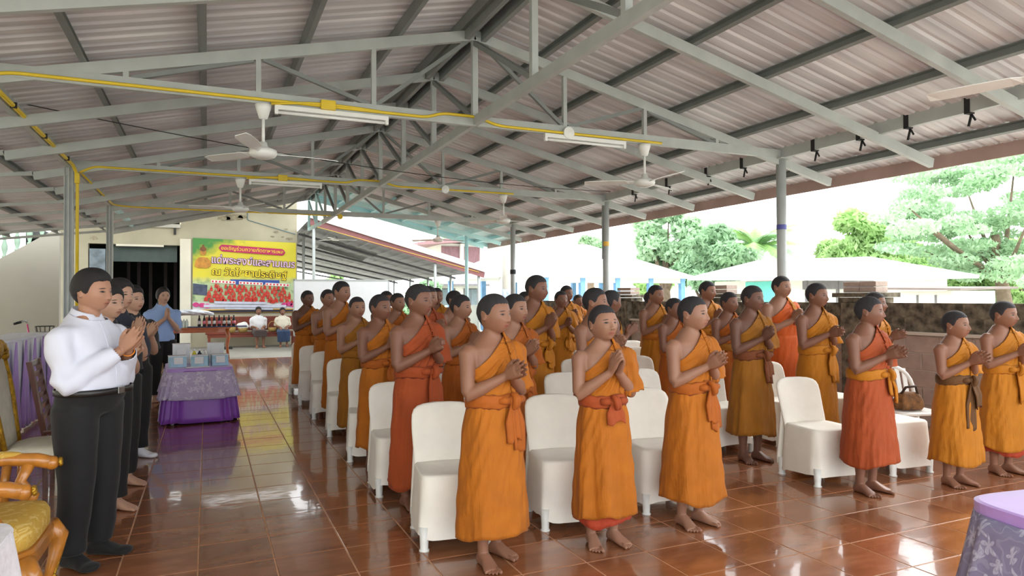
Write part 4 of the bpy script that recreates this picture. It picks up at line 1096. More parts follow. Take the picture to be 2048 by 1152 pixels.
# rows further back share a handful of builds
VAR = []
for i in range(6):
    pp, P = monk_parts(dict(ht=1.5, seed=30 + i, vox=0.009, yaw=(.25, .32, .15, .3, .05, .2)[i], pitch=(.02, .06, 0, .08, -.02, .04)[i], tilt=(.6, .75, .5, .9, .6, .7)[i], hem=.12, kx=.05, w=(1, 1, 1.02, .98, 1, 1.06)[i]))
    VAR.append(pp)
pp, P = monk_parts(dict(ht=1.56, seed=60, vox=0.0085, yaw=.1, pitch=.03, tilt=.8, hem=.12, w=1.22, belly=.05, armr=1.2, sash=False, hemw=.2)); VBIG = pp
rear = [
 (757, 589, 6.0, 0, (1, ORA, ORB), .35, 'person in orange robe, third row beside the aisle'),
 (917, 589, 6.0, 1, (2, ORB, ORB), .45, 'person in dark orange robe, third row, second from the aisle'),
 (1068, 550, 6.0, 3, (1, GOLD, GOLD), .3, 'person in golden robe standing tall and gazing up, third row'),
 (1220, 580, 6.0, 1, (1, GOLD, ORA), 1.25, 'person in golden robe turned away beside the orange-banded post, third row'),
 (1346, 596, 6.0, 2, (1, ORB, ORB), 0.15, 'person in dark orange robe, third row, just left of the third front person'),
 (1455, 584, 6.0, 5, (1, ORB, MUS), 0.00, 'person in dark orange robe with mustard sash, third row, left of the mustard robe'),
 (713, 594, 7.2, 4, (2, MUS, MUS), .15, 'person in mustard robe facing the camera, fourth row beside the aisle'),
 (852, 572, 7.2, 1, (2, RED, RED), .4, 'person in brick-orange robe half hidden in the fourth row, second column'),
 (1309, 570, 7.2, 5, (0, GOLD, ORA), 0.05, 'person in golden robe with orange sash before the block wall, fourth row'),
 (1411, 562, 7.2, 3, (0, GOLD, GOLD), 0.05, 'person in golden robe gazing up before a brick pier, fourth row'),
 (679, 562, 8.4, 3, (2, ORA, ORB), .45, 'person in orange robe standing tallest near the whiteboard, fifth row beside the aisle'),
 (793, 586, 8.4, 0, (2, ORB, ORA), .2, 'person in dark orange robe before the whiteboard\'s right edge, fifth row'),
 (905, 581, 8.4, 1, (2, ORA, ORA), .5, 'person in orange robe turned right, fifth row, third column from the aisle'),
 (1048, 583, 8.4, 0, (0, ORA, ORA), .3, 'person in orange robe almost hidden behind the tall golden robed person'),
 (1121, 582, 8.4, 4, (1, GOLD, GOLD), .0, 'person in golden robe praying frontally in the fifth row'),
 (1299, 582, 8.4, 1, (2, GOLD, GOLD), .6, 'person in golden robe turned right, half hidden at left of the block wall'),
 (654, 579, 9.6, 2, (2, ORA, ORA), .3, 'person in orange robe, sixth row beside the aisle, before the whiteboard'),
 (771, 582, 9.6, 5, (1, ORA, ORA), .3, 'person in orange robe, sixth row, second column, hidden below the face'),
 (873, 576, 9.6, 4, (1, GOLD, GOLD), -.1, 'person in golden robe facing the camera, sixth row, third column'),
 (1131, 571, 9.6, 5, (1, GOLD, GOLD), .1, 'person in golden robe right behind the frontally praying fifth row person'),
 (613, 581, 10.8, 5, (3, ORA, ORA), .35, 'person in orange robe at the far end of the aisle column'),
 (1155, 589, 10.8, 0, (1, ORA, ORA), -.2, 'person in orange robe farthest back among the right-hand rows'),
]
for (u, v, Y, k, (sk, rb_, sb_), rz, lab) in rear:
    X, h = locate(u, v, Y)
    place_person(VAR[k], lab, (X, Y, 0), rz, dict(skin=SK[sk], robe=rb_, robe2=rb_, sash=sb_), h / 1.5, G)
X, h = locate(1560, 552, 6.0)
place_person(VBIG, 'person in vivid orange wrap without sash by the blue-taped post, third row', (X, 6.0, 0), .05, dict(skin=SK[2], robe=srgb(196, 84, 14), robe2=GOLD, sash=ORA), h / 1.56, G)
# ------------------------------------------------------------------ lay people
M_dark = M_cloth
MANHAIR = [(0, 0.27), (30, 0.25), (50, 0.24), (62, 0.16), (72, -0.02), (80, -0.06), (92, 0.0), (104, -0.05), (118, -0.24), (140, -0.30), (180, -0.32)]
WOMHAIR = [(0, 0.27), (20, 0.25), (45, 0.17), (60, 0.06), (72, -0.12), (90, -0.2), (110, -0.28), (140, -0.33), (180, -0.36)]
def civil_parts(S):
    ht = S['ht']; vox = S.get('vox', 0.0072); seed = S.get('seed', 1); random.seed(seed)
    P = skeleton(ht, True, S.get('w', 1.0), lift=S.get('lift', 0.02), hand_fwd=S.get('fwd', 0.0), stance=S.get('stance', 0.01)); k = P.k
    sit = S.get('sit', False); belly = S.get('belly', 0.0); hand_fn = None; off = 0
    if sit:
        off = 0.52 * ht - 0.47
        for s in (-1, 1):
            P.kn[s] = Vector((s * 0.10, -0.40, 0.45 + off)); P.an[s] = Vector((s * 0.09, -0.36, 0.075 + off))
            P.wr[s] = Vector((s * 0.08, -0.24, 0.60 + off)); P.el[s].y = 0.03
        hand_fn = lambda mb, P, s: add_relaxed_hand(mb, P, s, k, Vector((0, -0.9, -0.35)))
    T = head_matrix(P, S.get('yaw', 0), S.get('pitch', 0))
    out = [('body', body_mesh(P, T, vox, S.get('tilt', 0.95), S.get('gap', 0), S.get('curl', 0.03), False, hand_fn, belly, spread=S.get('spread', 0.05), feet=True, toes=not S.get('socks')), 'skin', None, 0)]
    hk = S.get('hairk', MANHAIR)
    hm = hair_mesh(T, S.get('hair', 0.05), hk, 0.008, seed=seed, puff=S.get('puff', 0.03))
    if S.get('bun'):
        hm.ellipsoid(T @ Vector((0, 0.47, -0.12)), [0.05, 0.05, 0.05])
        hm.tube([T @ Vector((0, 0.46, -0.1)), T @ Vector((0, 0.52, -0.35)), T @ Vector((0.0, 0.46, -0.7)), T @ Vector((0, 0.42, -0.95))], [0.035, 0.04, 0.033, 0.012], 12)
    out.append(('hair', hm.mesh('hair', M_hair, True), 'hair', None, 0))
    # shirt
    cl = MB(); cl.loft(torso_rings(P, 0.016, belly, z0=0.5))
    sl = S.get('sleeve_len', 1.0)
    for s in (-1, 1): add_arm(cl, P, s, infl=0.015, upto=sl, flare=0.12 if sl > 0.8 else 0.22)
    V, F = voxel(cl, 0.010 if vox < 0.008 else 0.013); V = vsmooth(V, F, np.full(len(V), 0.5), 4); N_ = vnormals(V, F)
    r = np.random.default_rng(seed); ph = r.uniform(0, 6.28, 6)
    x, y, z = V.T / k
    f = 0.5 * np.sin(z * 42 + 9 * x + 6 * y + ph[0] + 1.5 * np.sin(12 * x + ph[1])) + 0.6 * np.sin(z * 22 - 14 * x * np.sign(x) + ph[2] + np.sin(20 * y)) + 0.35 * np.sin(55 * x + 20 * z + ph[3])
    armw = np.clip((np.abs(x) - 0.12) / 0.03, 0, 1); low = np.clip((0.98 - z) / 0.1, 0, 1)
    V = V + N_ * (f * (0.0030 + 0.0055 * armw + 0.005 * low) * k)[:, None]
    me = np_mesh('shirt', V, F, M_cloth)
    planes = [(Vector((0, 0, S.get('shirt_z', 0.585) * ht)), Vector((0, 0, 1))), (Vector((0, -0.01 * k, 0.840 * ht)), Vector((0, 0.30, -1)).normalized())]
    cut(me, planes)
    if sl > 0.8:
        bm = bmesh.new(); bm.from_mesh(me); kill = []
        for s in (-1, 1):
            d = (P.wr[s] - P.el[s]).normalized(); c = lerp(P.el[s], P.wr[s], 0.93)
            kill += [q for q in bm.verts if (q.co - c).dot(d) > 0 and (q.co - P.wr[s]).length < 0.075 * k]
        bmesh.ops.delete(bm, geom=list(set(kill)), context='VERTS'); bm.to_mesh(me); bm.free()
    out.append(('shirt', me, 'shirt', None, 0.004))
    # button placket down the chest
    if S.get('placket', True):
        from mathutils.bvhtree import BVHTree
        bv = BVHTree.FromPolygons([v.co[:] for v in me.vertices], [p.vertices[:] for p in me.polygons])
        def front_y(x, z):
            h = bv.ray_cast(Vector((x, -1.0, z)), Vector((0, 1, 0)))[0]; return h.y if h else None
        zs = [q for q in np.linspace(S.get('shirt_z', .585) * ht + .02, 0.825 * ht, 22)]
        Vp = []; ok = []
        for z_ in zs:
            y_ = front_y(0.002, z_)
            if y_ is None or abs(y_) > 0.3: continue
            ok.append((z_, y_))
        pl = MB(); rings = []
        for z_, y_ in ok: rings.append([Vector((sx_ * 0.016 * k, y_ + dy_, z_)) for sx_, dy_ in ((-1, 0.002), (-1, -0.003), (1, -0.003), (1, 0.002))])
        if len(rings) > 3 and max(abs(a[1] - b[1]) for a, b in zip(ok, ok[1:])) < 0.03:
            pl.loft(rings); out.append(('placket', pl.mesh('placket', M_cloth), 'shirt', None, 0))
    # collar band
    cb = MB(); rings = []
    for dz, rr_ in ((-0.034, 0.108), (-0.012, 0.088), (0.006, 0.077), (0.028, 0.068), (0.031, 0.063), (0.0, 0.066)):
        rings.append([Vector((rr_ * k * math.cos(t) * 1.0, 0.012 * k + rr_ * k * math.sin(t) * 0.98, 0.842 * ht + dz * k + 0.022 * k * math.sin(t) - (0.012 * k if math.sin(t) < -0.93 else 0))) for t in np.linspace(0, 2 * PI, 33)[:-1]])
    rings.append(rings[0]); cb.loft(rings, cap=False)
    out.append(('collar', cb.mesh('collar', M_cloth, True), 'shirt', None, 0))
    # trousers or skirt
    if S.get('skirt'):
        tb = MB(); 
        for s in (-1, 1): tb.tube([P.hp[s] + Vector((0, .02, 0)), lerp(P.hp[s], P.kn[s], .5), P.kn[s] + Vector((0, -0.01, 0)), lerp(P.kn[s], P.an[s], S['skirt'])], [0.115 * k, 0.105 * k, 0.095 * k, 0.09 * k], 16)
        tb.tube([lerp(P.hp[-1], P.hp[1], .5), lerp(P.kn[-1], P.kn[1], .5), lerp(P.kn[-1], P.kn[1], .5) + (P.an[1] - P.kn[1]) * S['skirt']], [0.10 * k, 0.08 * k, 0.08 * k], 14)
        tb.loft(torso_rings(P, 0.02, belly)[:4])
        nm = 'skirt'
    else:
        tb = MB()
        ti = 0.017 if S.get('shirt_z', .585) > .56 else 0.006
        tb.loft(torso_rings(P, ti, belly * 1.0)[:4] + [superring((0, (-0.002 - belly * 0.5) * k, 0.612 * ht), (0.121 * P.w + belly * 0.44 + 0.016) * k, (0.081 * (0.5 + P.w / 2) + belly * 0.54 + 0.016) * k, 30)])
        for s in (-1, 1):
            A, B, C = P.hp[s], P.kn[s], P.an[s]; q = S.get('legw', 1.0)
            tb.tube([A + Vector((0, 0, 0.03)), lerp(A, B, .5), B, lerp(B, C, .5), C + Vector((0, -0.002, 0.0))], [0.098 * k * q, 0.088 * k * q, 0.074 * k * q, 0.066 * k * q, 0.062 * k * q], 20)
        nm = 'trousers'
    V, F = voxel(tb, 0.012); V = vsmooth(V, F, np.full(len(V), 0.5), 5); N_ = vnormals(V, F); x, y, z = V.T / k
    f = np.sin(z * 30 + 12 * x + ph[4] + np.sin(18 * y)) * (0.3 + np.clip((0.35 - z) / 0.2, 0, 1)) + 0.5 * np.sin(40 * x + 8 * z + ph[5])
    V = V + N_ * (f * 0.003 * k)[:, None]
    me = np_mesh(nm, V, F, M_cloth)
    if not S.get('skirt'): cut(me, [(Vector((0, 0, S.get('cuff', 0.06) * ht)), Vector((0, 0, 1))), (Vector((0, 0, 0.588 * ht)), Vector((0, 0, -1)))])
    else: cut(me, [(Vector((0, 0, 0.57 * ht)), Vector((0, 0, -1)))])
    out.append((nm, me, 'trousers', None, 0.004))
    if S.get('belt'):
        bz = 0.590 * ht; hw = (0.121 * P.w + belly * 0.42 + 0.024) * k; hd = (0.081 * (0.5 + P.w / 2) + belly * 0.5 + 0.024) * k; cy = -belly * 0.44 * k
        bb = MB(); rings = []
        for a, b in ((0, -0.016), (0.004, -0.014), (0.004, 0.014), (0, 0.016)): rings.append([q + Vector((0, 0, b * k)) for q in superring((0, cy, bz), hw + a, hd + a, 40)])
        bb.loft(rings, cap=False); out.append(('belt', bb.mesh('belt', mat('black_leather', srgb(26, 24, 24), .35), True), None, None, 0.003))
        out.append(('buckle', MB().bbox((0.0, cy - hd - 0.008, bz), (0.045 * k, 0.008, 0.034 * k), 0.003).mesh('buckle', mat('steel_buckle', srgb(150, 150, 150), .25, .9)), None, None, 0))
    if S.get('socks'):
        fb = MB()
        for s in (-1, 1):
            q = MB(); add_foot(q, P, s, False, 0.005); q.tube([P.an[s] + Vector((0, 0, -0.02)), P.an[s] + Vector((0, 0, 0.09))], [0.036 * k, 0.036 * k], 14)
            V, F = voxel(q, 0.009); V = vsmooth(V, F, np.full(len(V), .5), 3)
            out.append(('sock', np_mesh('sock', V, F, M_cloth), 'socks', None, 0))
    if S.get('wristband'):
        d = (P.wr[1] - P.el[1]).normalized(); c = lerp(P.el[1], P.wr[1], 0.97)
        a = d.cross(Vector((0, 0, 1))).normalized(); b = d.cross(a)
        wb = MB(); wb.tube([c + (a * math.cos(t) + b * math.sin(t)) * 0.031 * k for t in np.linspace(0, 2 * PI, 17)], 0.004, 6); out.append(('wristband', wb.mesh('wristband', mat('orange_cord', srgb(220, 130, 40), .7), True), None, None, 0))
    return out, P, off
BLK = srgb(13, 14, 17)
def lay(S, loc, rz, label, cols):
    pp, P, off = civil_parts(S); c = dict(hair=(0, 0, 0)); c.update(cols)
    return place_person(pp, label, (loc[0], loc[1], loc[2] - off if len(loc) > 2 else -off), rz, c)
LS = [srgb(172, 128, 104), srgb(190, 150, 128), srgb(140, 100, 80)]
X, h = locate(178, 541, 4.55)
lay(dict(ht=h, seed=71, w=1.12, belly=.075, vox=.006, yaw=.05, pitch=.06, tilt=.85, lift=.025, fwd=.02, belt=True, socks=True, wristband=True, legw=1.12, hair=.055, spread=.035, cuff=.05), (X, 4.55), 1.0,
    'person in white long-sleeved shirt and black trousers praying at left', dict(skin=LS[0], shirt=srgb(214, 217, 232), trousers=BLK, socks=srgb(13, 14, 16)))
X, h = locate(212, 572, 5.5)
lay(dict(ht=h, seed=72, w=.95, yaw=.15, pitch=.02, tilt=.65, sleeve_len=.55, hairk=WOMHAIR, hair=.06, bun=True, spread=.05, lift=-.005, fwd=.03), (X, 5.5), .75,
    'person in dark short-sleeved top praying right behind the white shirt', dict(skin=LS[1], shirt=srgb(30, 31, 36), trousers=BLK))
X, h = locate(236, 560, 6.2)
lay(dict(ht=h, seed=73, w=.95, yaw=.1, pitch=.0, tilt=1.2, sleeve_len=.55, hairk=WOMHAIR, hair=.06, lift=.03), (X, 6.2), .8,
    'person in dark navy top praying, third in the left-hand line', dict(skin=LS[1], shirt=srgb(36, 40, 56), trousers=BLK))
X, h = locate(264, 575, 7.25)
lay(dict(ht=h, seed=74, w=1.0, yaw=.1, pitch=-.06, tilt=.8, sleeve_len=.5, socks=True, hair=.06, puff=.05, fwd=.03), (X, 7.25), .7,
    'person in black short-sleeved shirt and white socks praying', dict(skin=LS[1], shirt=srgb(32, 34, 40), trousers=BLK, socks=srgb(232, 232, 240)))
X, h = locate(325, 576, 11.2)
lay(dict(ht=h, seed=75, w=.98, yaw=.1, pitch=.0, tilt=1.3, sleeve_len=.5, hairk=WOMHAIR, hair=.045, vox=.0075, lift=.03, shirt_z=.53), (X, 11.2), .35,
    'person in light blue polo shirt praying beside the bottle table', dict(skin=LS[1], shirt=srgb(150, 178, 226), trousers=BLK))
# ------------------------------------------------------------------ cream building behind, with doorway and stair wall
WY = 23.0
M_wall2 = mat('weathered_cream_plaster', srgb(180, 174, 152), 0.88, 0, 0.16, 0.9, bump=0.1)
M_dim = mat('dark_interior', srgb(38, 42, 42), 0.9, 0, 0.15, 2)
M_green = mat('pale_green_baluster', srgb(150, 178, 160), 0.7, 0, 0.06, 4)
wb = thing('wall_back', 'weathered cream plaster front of the building behind the hall', None, kind='structure')
DX0, DX1, DZ = -3.15, -0.74, 3.10
BX0, BX1, BZT = -4.0, 2.65, 4.7
def slab(x0, x1, y0, y1, z0, z1): return MB().box(((x0 + x1) / 2, (y0 + y1) / 2, (z0 + z1) / 2), (x1 - x0, y1 - y0, z1 - z0))
slab(BX0, DX0, WY, WY + 0.25, -0.1, BZT).build('wall_panel', M_wall2, wb)
slab(DX1, BX1, WY, WY + 0.25, -0.1, BZT).build('wall_panel', M_wall2, wb)
slab(DX0, -3.1, WY, WY + 0.25, DZ, BZT).build('wall_panel', M_wall2, wb)
slab(-3.1, DX1, WY, WY + 0.25, DZ, 3.74).build('lintel', M_wall2, wb)
slab(DX1 - 0.02, DX1 + 0.28, WY - 0.06, WY + 0.0, -0.1, 3.3).build('pilaster', M_cream, wb)
slab(-2.75, -0.75, WY - 0.14, WY, 3.62, 3.72).build('balcony_ledge', M_conc, wb)
for x in (-2.62, -0.9): slab(x - 0.03, x + 0.03, WY - 0.12, WY, 3.42, 3.62).build('bracket', mat('dark_bracket', srgb(50, 50, 48), .7), wb)
slab(BX1 - 0.25, BX1, WY + 0.25, WY + 9, -0.1, BZT).build('side_wall', M_wall2, wb)
# dim room beyond the doorway
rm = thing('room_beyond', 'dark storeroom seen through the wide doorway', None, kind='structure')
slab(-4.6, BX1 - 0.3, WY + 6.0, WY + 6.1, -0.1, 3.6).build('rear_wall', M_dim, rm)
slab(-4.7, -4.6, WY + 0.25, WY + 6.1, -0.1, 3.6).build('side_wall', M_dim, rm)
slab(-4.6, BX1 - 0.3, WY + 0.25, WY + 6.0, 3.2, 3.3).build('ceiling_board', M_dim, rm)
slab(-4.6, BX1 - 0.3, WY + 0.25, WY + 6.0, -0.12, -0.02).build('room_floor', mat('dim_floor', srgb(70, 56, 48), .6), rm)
slab(-2.7, -0.85, WY + 0.3, WY + 0.36, 2.6, 3.1).build('roller_shutter_box', mat('dark_green_grey', srgb(70, 84, 82), .6), rm)
slab(-2.45, -1.2, WY - 0.02, WY + 0.02, 3.04, 3.10).build('sign_rail', M_cream, rm)
for x in (-1.62, -0.86): slab(x - 0.1, x + 0.1, WY + 5.9, WY + 5.99, 0.9, 1.75).build('lit_opening', mat('green_garden_view', srgb(150, 200, 150), .9, 0, .4, 6), rm)
for x in (-2.4, -2.1, -1.75, -1.3, -1.0): slab(x - 0.05, x + 0.05, WY + 3, WY + 3.1, 0, 3.0).build('dark_pillar', mat('dark_timber', srgb(52, 36, 32), .6), rm)
slab(-3.12, -2.72, WY + 0.02, WY + 0.05, 1.1, 2.95).build('faded_poster', mat('faded_poster_print', srgb(126, 140, 150), .6, 0, .5, 3), rm)
# stair: side wall with slanted top, rail balusters
st = thing('wall_stair', 'cream side wall of the outdoor staircase at far left', None, kind='structure')
SY = 19.4
mb = MB(); prof = [(-8.2, -0.06), (-4.42, 2.44), (-3.40, 3.12), (-3.25, 3.12), (-3.25, -0.1), (-8.2, -0.1)]
mb.loft([[Vector((x, SY, z)) for x, z in prof][::-1], [Vector((x, SY + 0.2, z)) for x, z in prof][::-1]]); mb.build('stair_side', mat('smooth_cream_render', srgb(152, 149, 139), .85, 0, .04, 1.2), st)
bal_me = MB().lathe([(0.055, 0), (0.055, 0.05), (0.03, 0.08), (0.06, 0.20), (0.065, 0.28), (0.03, 0.42), (0.045, 0.50), (0.055, 0.53), (0.055, 0.58)], n=14).mesh('baluster', M_green, True)
for i in range(11):
    x = -6.07 + i * 0.245; z = 2.44 + (x + 4.42) * 0.663
    o = link('baluster', bal_me, st, (x, SY + 0.1, z - 0.03)); 
MB().beam((-6.4, SY + 0.1, 2.44 - 1.98 * 0.663 + 0.62), (-3.5, SY + 0.1, 2.44 + 0.92 * 0.663 + 0.62), 0.14, 0.08).build('handrail', M_cream, st)
for i in range(8):
    link('baluster', bal_me, wb, (-2.66 + i * 0.235, WY + 0.1, 3.74))
# things on the balcony behind the balusters
for x, c, l in ((-2.35, srgb(60, 120, 220), 'bright blue plastic jug on the upper balcony, left one'), (-2.05, srgb(40, 96, 214), 'bright blue plastic jug on the upper balcony, right one')):
    o = thing('plastic_jug', l, 'jug', (x, WY + 0.5, 3.74))
    MB().lathe([(0, 0), (0.11, 0.0), (0.12, 0.03), (0.12, 0.26), (0.07, 0.33), (0.035, 0.36), (0.035, 0.4), (0, 0.4)], n=16).build('jug_body', mat('blue_plastic_%d' % int(x * 100), c, .35), o, True)
    MB().lathe([(0, 0.40), (0.04, 0.40), (0.04, 0.43), (0, 0.43)], n=12).build('cap', M_white_pl, o)
o = thing('hanging_cloth', 'black cloth hanging behind the balcony balusters', 'cloth', (-0.98, WY + 0.4, 3.74))
MB().grid(lambda u, v: Vector((u * 0.4 - 0.2, 0.03 * math.sin(u * 18), v * 0.75)), 14, 6).build('fabric', mat('black_cloth', srgb(26, 28, 30), .9), o, True)
slab(-3.4, BX1 - 0.25, WY + 0.26, WY + 3, 3.6, 3.73).build('balcony_floor', M_conc, wb)
slab(-3.4, -0.2, WY + 2.9, WY + 3.0, 3.73, 5.2).build('upper_wall', M_wall2, wb)
slab(-9.0, BX1 - .25, 19.7, WY, 4.78, 4.9).build('sky_blocker_slab', M_conc, wb)  # added slab above the view, keeps sky light off wall and apron
# patches of peeled plaster near the top (stains with a shape of their own)
M_peel = mat('peeled_plaster', srgb(150, 142, 122), .95, 0, .35, 6, bump=.4)
rp = np.random.default_rng(5)
for x, z, s in ((0.72, 4.02, .3), (0.45, 3.98, .2), (1.0, 4.05, .16), (2.0, 3.6, .1), (2.3, 3.7, .08), (1.9, 3.45, .07), (2.42, 3.4, .12), (2.2, 3.45, .06), (-3.0, 3.25, .12)):
    n = 14; mb = MB(); pts = []
    for k in range(n):
        a = 2 * PI * k / n; q = s * rp.uniform(.6, 1.1); pts.append((x + q * math.cos(a), z + q * .45 * math.sin(a)))
    mb.loft([[Vector((a, WY + 0.001, b)) for a, b in pts], [Vector((a, WY - 0.004, b)) for a, b in pts]]); mb.build('peeled_patch', M_peel, wb)
# blue pipe on wall
MB().tube(bend([(1.15, WY - 0.02, 4.3), (1.15, WY - 0.02, 3.95), (2.6, WY - 0.02, 3.55)], .05), 0.012, 8).build('blue_pipe', mat('blue_grey_pipe', srgb(90, 120, 130), .5), wb)

# added wall out of view, blocks sky light from the left
wl = thing('wall_left_blocker', 'unseen plastered wall added beyond the left eave to block sky light', None, kind='structure')
slab(-9.2, -8.9, -6.0, 19.0, -0.2, 6.5).build('wall_panel', M_wall2, wl)
for y in (1.0, 5.0, 9.0, 13.0): slab(-8.9, -8.7, y, y + .5, -0.2, 6.5).build('pilaster', M_cream, wl)

# ------------------------------------------------------------------ banner
bn = thing('banner', 'yellow printed vinyl banner with Thai lettering on the cream wall', 'banner', (1.1, WY - 0.05, 2.2))
BW, BH = 3.02, 2.28
def bz_(u): return -0.05 * u        # hangs slightly lower on the right
def banner_mat():
    m = bpy.data.materials.new('banner_print'); m.use_nodes = True; nt = m.node_tree; N = nt.nodes; L = nt.links
    b = N['Principled BSDF']; b.inputs['Roughness'].default_value = 0.45
    tc = N.new('ShaderNodeTexCoord'); sp = N.new('ShaderNodeSeparateXYZ'); L.new(tc.outputs['Object'], sp.inputs[0])
    nz = N.new('ShaderNodeTexNoise'); nz.inputs['Scale'].default_value = 3.5; nz.inputs['Detail'].default_value = 6; L.new(tc.outputs['Object'], nz.inputs['Vector'])
    M, ell, mix = nodes_math(nt)
    c = mix(M('MULTIPLY', nz.outputs[0], 0.9), srgb(238, 214, 40), srgb(206, 208, 70))
    # green foliage corner top left
    g = M('MULTIPLY', M('SUBTRACT', 0.0, M('ADD', M('MULTIPLY', sp.outputs[0], 0.55), M('MULTIPLY', sp.outputs[2], -1.2))), 1.0)
    g = M('ADD', M('SUBTRACT', g, 1.75), M('MULTIPLY', nz.outputs[0], 0.9), True)
    c = mix(M('MULTIPLY', g, 2.2, True), c, srgb(66, 140, 60))
    # pale leafy middle band, photo area below
    band = M('MULTIPLY', M('SUBTRACT', -0.02, sp.outputs[2]), 4.0, True)
    c = mix(band, c, srgb(186, 206, 160))
    dk = M('MULTIPLY', M('SUBTRACT', M('MULTIPLY', nz.outputs[0], 1.0), 0.52), 6.0, True)
    c = mix(M('MULTIPLY', dk, band), c, srgb(70, 110, 74))
    low = M('MULTIPLY', M('SUBTRACT', -0.78, sp.outputs[2]), 8.0, True)
    c = mix(low, c, srgb(226, 224, 232))
    low2 = M('MULTIPLY', M('SUBTRACT', -1.03, sp.outputs[2]), 30.0, True)
    c = mix(low2, c, srgb(220, 176, 50))
    L.new(c, b.inputs['Base Color']); return m
def bsurf(u, v):
    x = (u - .5) * BW; z = (v - .5) * BH * (1 - .02 * u) - .05 * u
    return Vector((x, 0.012 * math.sin(u * 9 + v * 3) * v - 0.01 * math.sin(v * 6), z))
MB().grid(bsurf, 30, 20).build('vinyl_sheet', banner_mat(), bn, True)
yb = -0.03
slab(-1.53, 1.53, -0.028, -0.022, -1.14, -1.08).build('dark_hem', mat('navy_hem', srgb(44, 46, 66), .6), bn)
# magenta ribbon
mb = MB(); hx, hz = 0.98, 0.105
P0 = [(-hx, 0), (-hx + .05, hz * .75), (-hx + .1, hz), (hx - .1, hz), (hx - .05, hz * .75), (hx, 0), (hx - .05, -hz * .75), (hx - .1, -hz), (-hx + .1, -hz), (-hx + .05, -hz * .75)]
sk = lambda x: -0.055 * x
mb.loft([[Vector((x + 0.2, yb, z + 0.80 + sk(x))) for x, z in P0], [Vector((x + 0.2, yb - 0.004, z + 0.80 + sk(x))) for x, z in P0]])
mb.build('ribbon', mat('magenta_print', srgb(186, 30, 92), .5), bn)
def text(body, size, x, z, col, name, y, bold=0.0, rot=-0.05, ext=0.001, squash=1.0):
    cu = bpy.data.curves.new(name, 'FONT'); cu.body = body; cu.size = size; cu.align_x = 'CENTER'; cu.align_y = 'CENTER'; cu.extrude = ext; cu.offset = bold
    o = bpy.data.objects.new(name, cu); COL.objects.link(o)
    dg = bpy.context.evaluated_depsgraph_get(); me = bpy.data.meshes.new_from_object(o.evaluated_get(dg)); bpy.data.objects.remove(o)
    me.materials.clear(); me.materials.append(col)
    q = bpy.data.objects.new(name, me); COL.objects.link(q); q.parent = bn; q.location = (x, y, z); q.rotation_euler = (PI / 2, -rot, 0); q.scale = (squash, 1, 1)
    return q
Mw = mat('white_print', srgb(246, 240, 236), .5, 0, .01); Mp = mat('purple_outline_print', srgb(70, 40, 130), .5, 0, .01); Mr = mat('red_print', srgb(214, 40, 60), .5, 0, .01)
My = mat('yellow_print', srgb(250, 222, 40), .5, 0, .01); Mdb = mat('dark_brown_print', srgb(70, 34, 20), .5, 0, .01)
text('ขอเชิญร่วมถวายภัตตาหารเพล', 0.155, 0.2, 0.80, My, 'ribbon_lettering', yb - 0.010)
L2 = 'แด่พระสงฆ์และสามเณร'; L3 = 'ณ วัดไชยาประดิษฐ์'
text(L2, 0.315, 0.24, 0.42, Mp, 'headline_outline', yb - 0.002, 0.016, squash=.86); text(L2, 0.315, 0.24, 0.42, mat('pink_white_print', srgb(240, 200, 220), .5, 0, .01), 'headline_lettering', yb - 0.008, 0.002, squash=.86)
text(L3, 0.30, 0.12, 0.06, Mdb, 'temple_name_outline', yb - 0.002, 0.016); text(L3, 0.30, 0.12, 0.06, My, 'temple_name_lettering', yb - 0.008, 0.003)
# seated golden figure, printed (flat)
Mg = mat('gold_print', srgb(196, 136, 50), .5, 0, .25, 9); Mg2 = mat('brown_gold_print', srgb(120, 70, 30), .5, 0, .2, 9)
def flat(pts, m_, name, y): 
    q = MB(); q.loft([[Vector((a, y, b)) for a, b in pts], [Vector((a, y - .003, b)) for a, b in pts]]); return q.build(name, m_, bn)
cir = lambda cx, cz, rx, rz, n=18: [(cx + rx * math.cos(2 * PI * k / n), cz + rz * math.sin(2 * PI * k / n)) for k in range(n)]
flat([(-1.46, .28), (-1.42, .46), (-1.34, .54), (-1.22, .56), (-1.10, .54), (-1.02, .44), (-1.0, .28), (-1.1, .22), (-1.36, .22)], Mg, 'printed_torso', yb)
flat(cir(-1.22, .72, .085, .12), Mg, 'printed_head', yb - .002); flat(cir(-1.22, .80, .09, .075), Mg2, 'printed_hair', yb - .004); flat(cir(-1.22, .89, .03, .05), Mg2, 'printed_topknot', yb - .005)
# white-red words over the group photograph
for x0, x1 in ((-1.0, -.3), (-.2, .5), (.58, 1.3)):
    flat([(x0, -.19 - .05 * x0), (x1, -.19 - .05 * x1), (x1, -.28 - .05 * x1), (x0, -.28 - .05 * x0)], Mw, 'caption_strip', yb - .006)
    for k in range(7):
        x = x0 + .05 + (x1 - x0 - .1) * k / 6; flat([(x - .025, -.21 - .05 * x), (x + .025, -.21 - .05 * x), (x + .025, -.26 - .05 * x), (x - .025, -.26 - .05 * x)], Mr, 'caption_mark', yb - .010)
flat([(-.45, -.12), (1.0, -.14), (1.0, -.30), (-.45, -.28)], mat('blue_print', srgb(50, 80, 160), .5), 'printed_backdrop', yb + .003)
